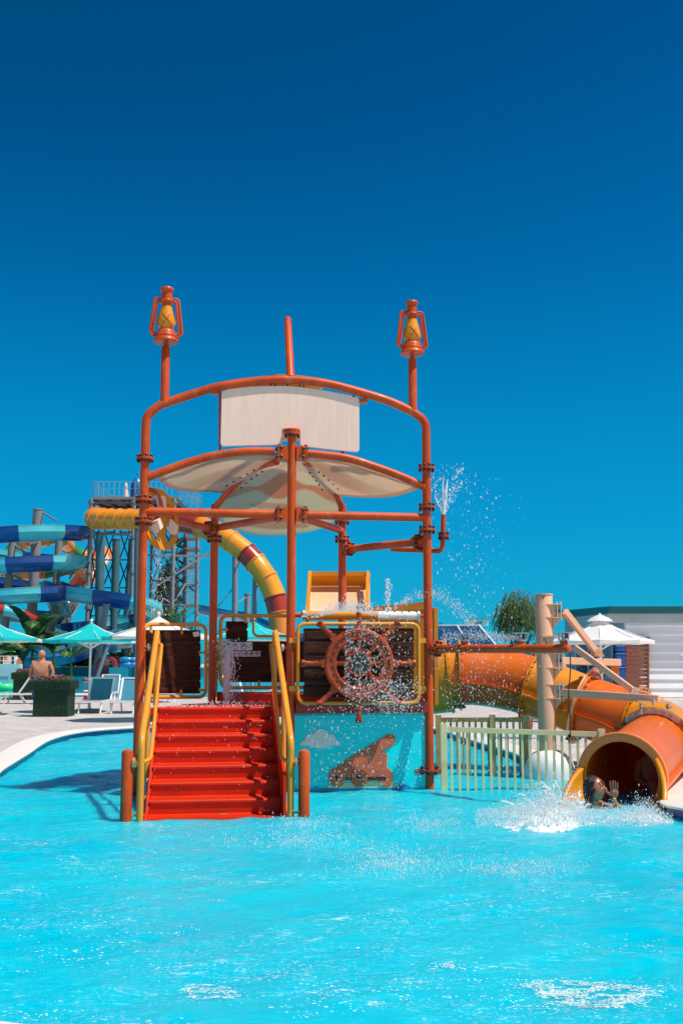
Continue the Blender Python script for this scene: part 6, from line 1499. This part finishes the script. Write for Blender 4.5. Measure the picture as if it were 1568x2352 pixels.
# spray off the roller, over and in front of the ship wheel
def g(rd):
    k = rd.random()
    if k < .34:
        x = rd.gauss(800, 48); y = 1412 - abs(rd.gauss(0, 13)) - 8 * math.cos((x - 800) / 30)
    elif k < .85:
        x = 790 + abs(rd.gauss(0, 75)); y = 1420 + 190 * rd.random() ** .9
        if rd.random() < .4: x = rd.gauss(900, 45); y = rd.uniform(1560, 1640)
    else: x = rd.uniform(700, 975); y = rd.uniform(1620, 1810)
    if x > 975 or x < 690: return None
    return onLR(x, y, -.42 + rd.uniform(-.12, .1))
drops('roller_spray', 'dense spray of drops falling over the ship wheel', g, 5200, .0025, .0085, S(.9, -.4, 1.5), 'spray', 7)
def g(rd):
    t = rd.random(); x = 905 + 190 * t; y = 1393 - 30 * math.sin(math.pi * min(1, t * 1.15)) + 50 * max(0, t - .55) ** 1.2 * 2 + rd.gauss(0, 4 + 9 * t)
    return onLR(x, y, rd.uniform(-.1, .15))
drops('roller_spray', 'arc of spray thrown over the right post by the white roller', g, 850, .0025, .008, S(1.6, 0, 2.2), 'spray', 8)
def g(rd): x = 890 + rd.gauss(0, 3.5); y = 1330 + 78 * rd.random(); return onLR(x, y, .0)
drops('water_jet', 'small vertical jet above the white end of the roller', g, 220, .003, .012, S(1.1, 0, 2.4), 'water jet', 9)
def g(rd):
    x = rd.uniform(990, 1230); y = rd.uniform(1440, 1800)
    if rd.random() < .5: x = rd.gauss(1090, 45); y = rd.gauss(1560, 60)
    return P(x, y, 12.9 + rd.uniform(-.5, .3)) if x > 990 else None
drops('falling_drops', 'drops falling in front of the orange tube slide', g, 1000, .0025, .008, P(1100, 1550, 12.9), 'water drops', 10)
def g(rd):
    t = rd.random(); return P(1190 - 175 * t, 1466 + rd.gauss(0, 2 + 10 * t) - 4 * math.sin(3 * t), 12.5 + .8 * t)
drops('nozzle_spray', 'horizontal spray leaving the nozzle on the orange spray arm', g, 1300, .002, .008, NZ[1], 'spray', 11)
def g(rd): t = rd.random(); return P(362 + rd.gauss(0, 5 + 9 * t), 1225 + 190 * t, 13.3 + rd.uniform(-.1, .1))
drops('falling_drops', 'water trickling down from the yellow water wheel', g, 420, .003, .012, P(362, 1300, 13.3), 'water drops', 12)
def g(rd): return P(rd.uniform(340, 680), rd.uniform(1640, 1880), 11.6 + rd.uniform(-.4, .8))
drops('falling_drops', 'fine drops falling in front of the red stairs', g, 260, .002, .005, P(500, 1750, 11.8), 'water drops', 13)
# main splash at the slide mouth
SPX = [(1090, 0.02), (1150, .06), (1200, .11), (1260, .20), (1310, .20), (1335, .08), (1380, .045), (1430, .06), (1480, .10), (1545, .03)]
def env(x):
    for (a, h), (b, k) in zip(SPX[:-1], SPX[1:]):
        if a <= x <= b: return h + (k - h) * (x - a) / (b - a)
    return .0
def g(rd):
    x = rd.uniform(1090, 1545)
    if rd.random() > min(1, (env(x) + .005) / .11): return None
    yb = 1860 + 40 * rd.random(); p = G(x, yb, 0)
    edge = math.exp(-((yb - 1882) / 22) ** 2)
    h = env(x) * 1.0; p.z = rd.expovariate(1 / (h * .55 + .004)) * edge
    if p.z > .62: return None
    if rd.random() < .10 and x < 1345: p.z = rd.uniform(0, .42) * (1 - abs(x - 1255) / 160)
    return p
def mound(mb):
    mb.mat(FOAM); nx, ny = 300, 60; vs_ = []; fs = []
    for j in range(ny + 1):
        for i in range(nx + 1):
            x = 1085 + 470 * i / nx; y = 1852 + 58 * j / ny; p = G(x, y, 0)
            e_ = env(x) * math.sin(math.pi * j / ny) ** .7; n_ = noise.noise(V(p.x * 5, p.y * 5, 1)) * .5 + noise.noise(V(p.x * 14, p.y * 14, 3)) * .5 + noise.noise(V(p.x * 37, p.y * 37, 3)) * .35
            p.z = -.02 + e_ * (.18 + .60 * n_) + .012 * noise.noise(V(p.x * 90, p.y * 90, 3)) ; vs_.append(p)
    for j in range(ny):
        for i in range(nx): a = j * (nx + 1) + i; fs.append((a, a + 1, a + nx + 2, a + nx + 1))
    mb.add(vs_, fs)
drops('splash', 'big white splash of water at the mouth of the tube slide', g, 24000, .0018, .0075, G(1310, 1880, 0), 'splash', 14, mound)
# strings of water thrown up left of the swimmer
mb = MB(); mb.mat(DROP)
for k in range(26):
    x = rnd.uniform(1180, 1345); p = G(x, 1862, 0); h = rnd.uniform(.10, .38) * (1 - abs(x - 1265) / 140); ln = V(rnd.uniform(-.25, .15), rnd.uniform(-.1, .1), 0)
    pts = [p + ln * (t / 7) + V(rnd.gauss(0, .012), rnd.gauss(0, .012), h * math.sin(math.pi * .6 * t / 7)) for t in range(8)]
    mb.tube(pts, [.012, .009, .011, .007, .010, .006, .009, .003], 6)
o = mb.build('splash_strands', None, loc=tuple(G(1260, 1865, 0))); tag(o, 'looping strands of water thrown up left of the swimmer', 'splash', kind='stuff')
# drops breaking the surface in patches, and rafts of foam
def patch(cx, cy, sx, sy):
    def g(rd):
        p = G(rd.gauss(cx, sx), rd.gauss(cy, sy), 0)
        p.z = wave(p.x, p.y) + .002 + rd.expovariate(1 / .02); return p
    return g
PT = [(690, 1932, 90, 12, 1000, 'rain of drops on the water in front of the red stairs'), (985, 1895, 45, 12, 900, 'patch of drops on the water below the right post'), (905, 1985, 65, 16, 1300, 'patch of drops on the water in the middle of the pool'), (1185, 2000, 65, 12, 1100, 'patch of drops on the water in front of the splash'), (700, 1895, 45, 8, 500, 'drops around the foot of the right short post')]
for i, (cx, cy, sx, sy, n, lb) in enumerate(PT): drops('surface_spray', lb, patch(cx, cy, sx, sy), n, .002, .007, G(cx, cy, 0), 'spray', 20 + i)
FL = mat('foam_flakes', (.62, .84, .82), .6, .25, 12, trans=.15)
def flake(mb, p, r, rd):
    n = rd.randint(5, 8); a0 = rd.random() * 6.28; an = rd.gauss(0, .3); pts = []
    for k in range(n):
        a = a0 + 6.283 * k / n; rr = r * rd.uniform(.35, 1.15); x = math.cos(a) * rr * 1.5; y = math.sin(a) * rr
        X = p.x + x * math.cos(an) - y * math.sin(an); Y = p.y + x * math.sin(an) + y * math.cos(an); pts.append(V(X, Y, wave(X, Y) + .003))
    mb.add(pts, [tuple(range(n))])
rd = random.Random(5); mb = MB(); mb.mat(FL)
for _ in range(900):
    y = 1950 + 400 * rd.random() ** .8; x = rd.uniform(0, 1568); 
    p = G(x, y, 0); c = noise.noise(V(p.x * 1.1, p.y * 1.6, 9)) + .4 * noise.noise(V(p.x * 3, p.y * 3, 2))
    if c < .04: continue
    k = rd.choice((1, 2, 4, 6))
    for _ in range(k): q = V(p.x + rd.gauss(0, .035), p.y + rd.gauss(0, .018), 0); flake(mb, q, .0022 + .006 * rd.random() ** 2, rd)
o = mb.build('foam', None, loc=tuple(G(784, 2200, 0))); tag(o, 'small flecks of foam drifting on the near water', 'foam', kind='stuff')
def raft(cx, cy, rx, ry, n, label, seed, tint=None):
    rd = random.Random(seed); mb = MB(); mb.mat(tint or FL)
    for _ in range(n):
        a = rd.random() * 6.283; q = rd.random() ** .5 * (1 + .35 * noise.noise(V(math.cos(a) * 1.5, math.sin(a) * 1.5, seed))); x = cx + rx * q * math.cos(a) + rd.gauss(0, rx * .05); y = cy + ry * q * math.sin(a) + .06 * (x - cx)
        if rd.random() < .16: x += rd.gauss(0, rx * .45); y += rd.gauss(0, ry * .45)
        p = G(x, y, 0)
        if noise.noise(V(p.x * 9, p.y * 14, seed)) + .7 * noise.noise(V(p.x * 24, p.y * 30, seed)) < (-.10 if q < .75 else -.2): continue
        flake(mb, p, .0018 + .0045 * rd.random() ** 2, rd)
    o = mb.build('foam_patch', None, loc=tuple(G(cx, cy, 0))); tag(o, label, 'foam patch', kind='stuff')
raft(1350, 2284, 145, 32, 5200, 'largest pale patch of foam, at the lower right of the pool', 31); raft(480, 2275, 62, 22, 1300, 'medium patch of foam on the near water at the lower left', 32)
raft(1020, 2225, 22, 9, 220, 'tiny patch of foam near the middle of the near water', 33); raft(160, 1972, 28, 5, 200, 'narrow streak of foam left of the stairs', 34); raft(330, 1893, 55, 5, 420, 'streak of foam at the foot of the left short post', 35)
raft(1040, 1862, 30, 4, 260, 'pale streak of foam at the foot of the right post', 36); raft(860, 1858, 110, 4, 420, 'thin line of foam along the base of the cyan panel', 37)
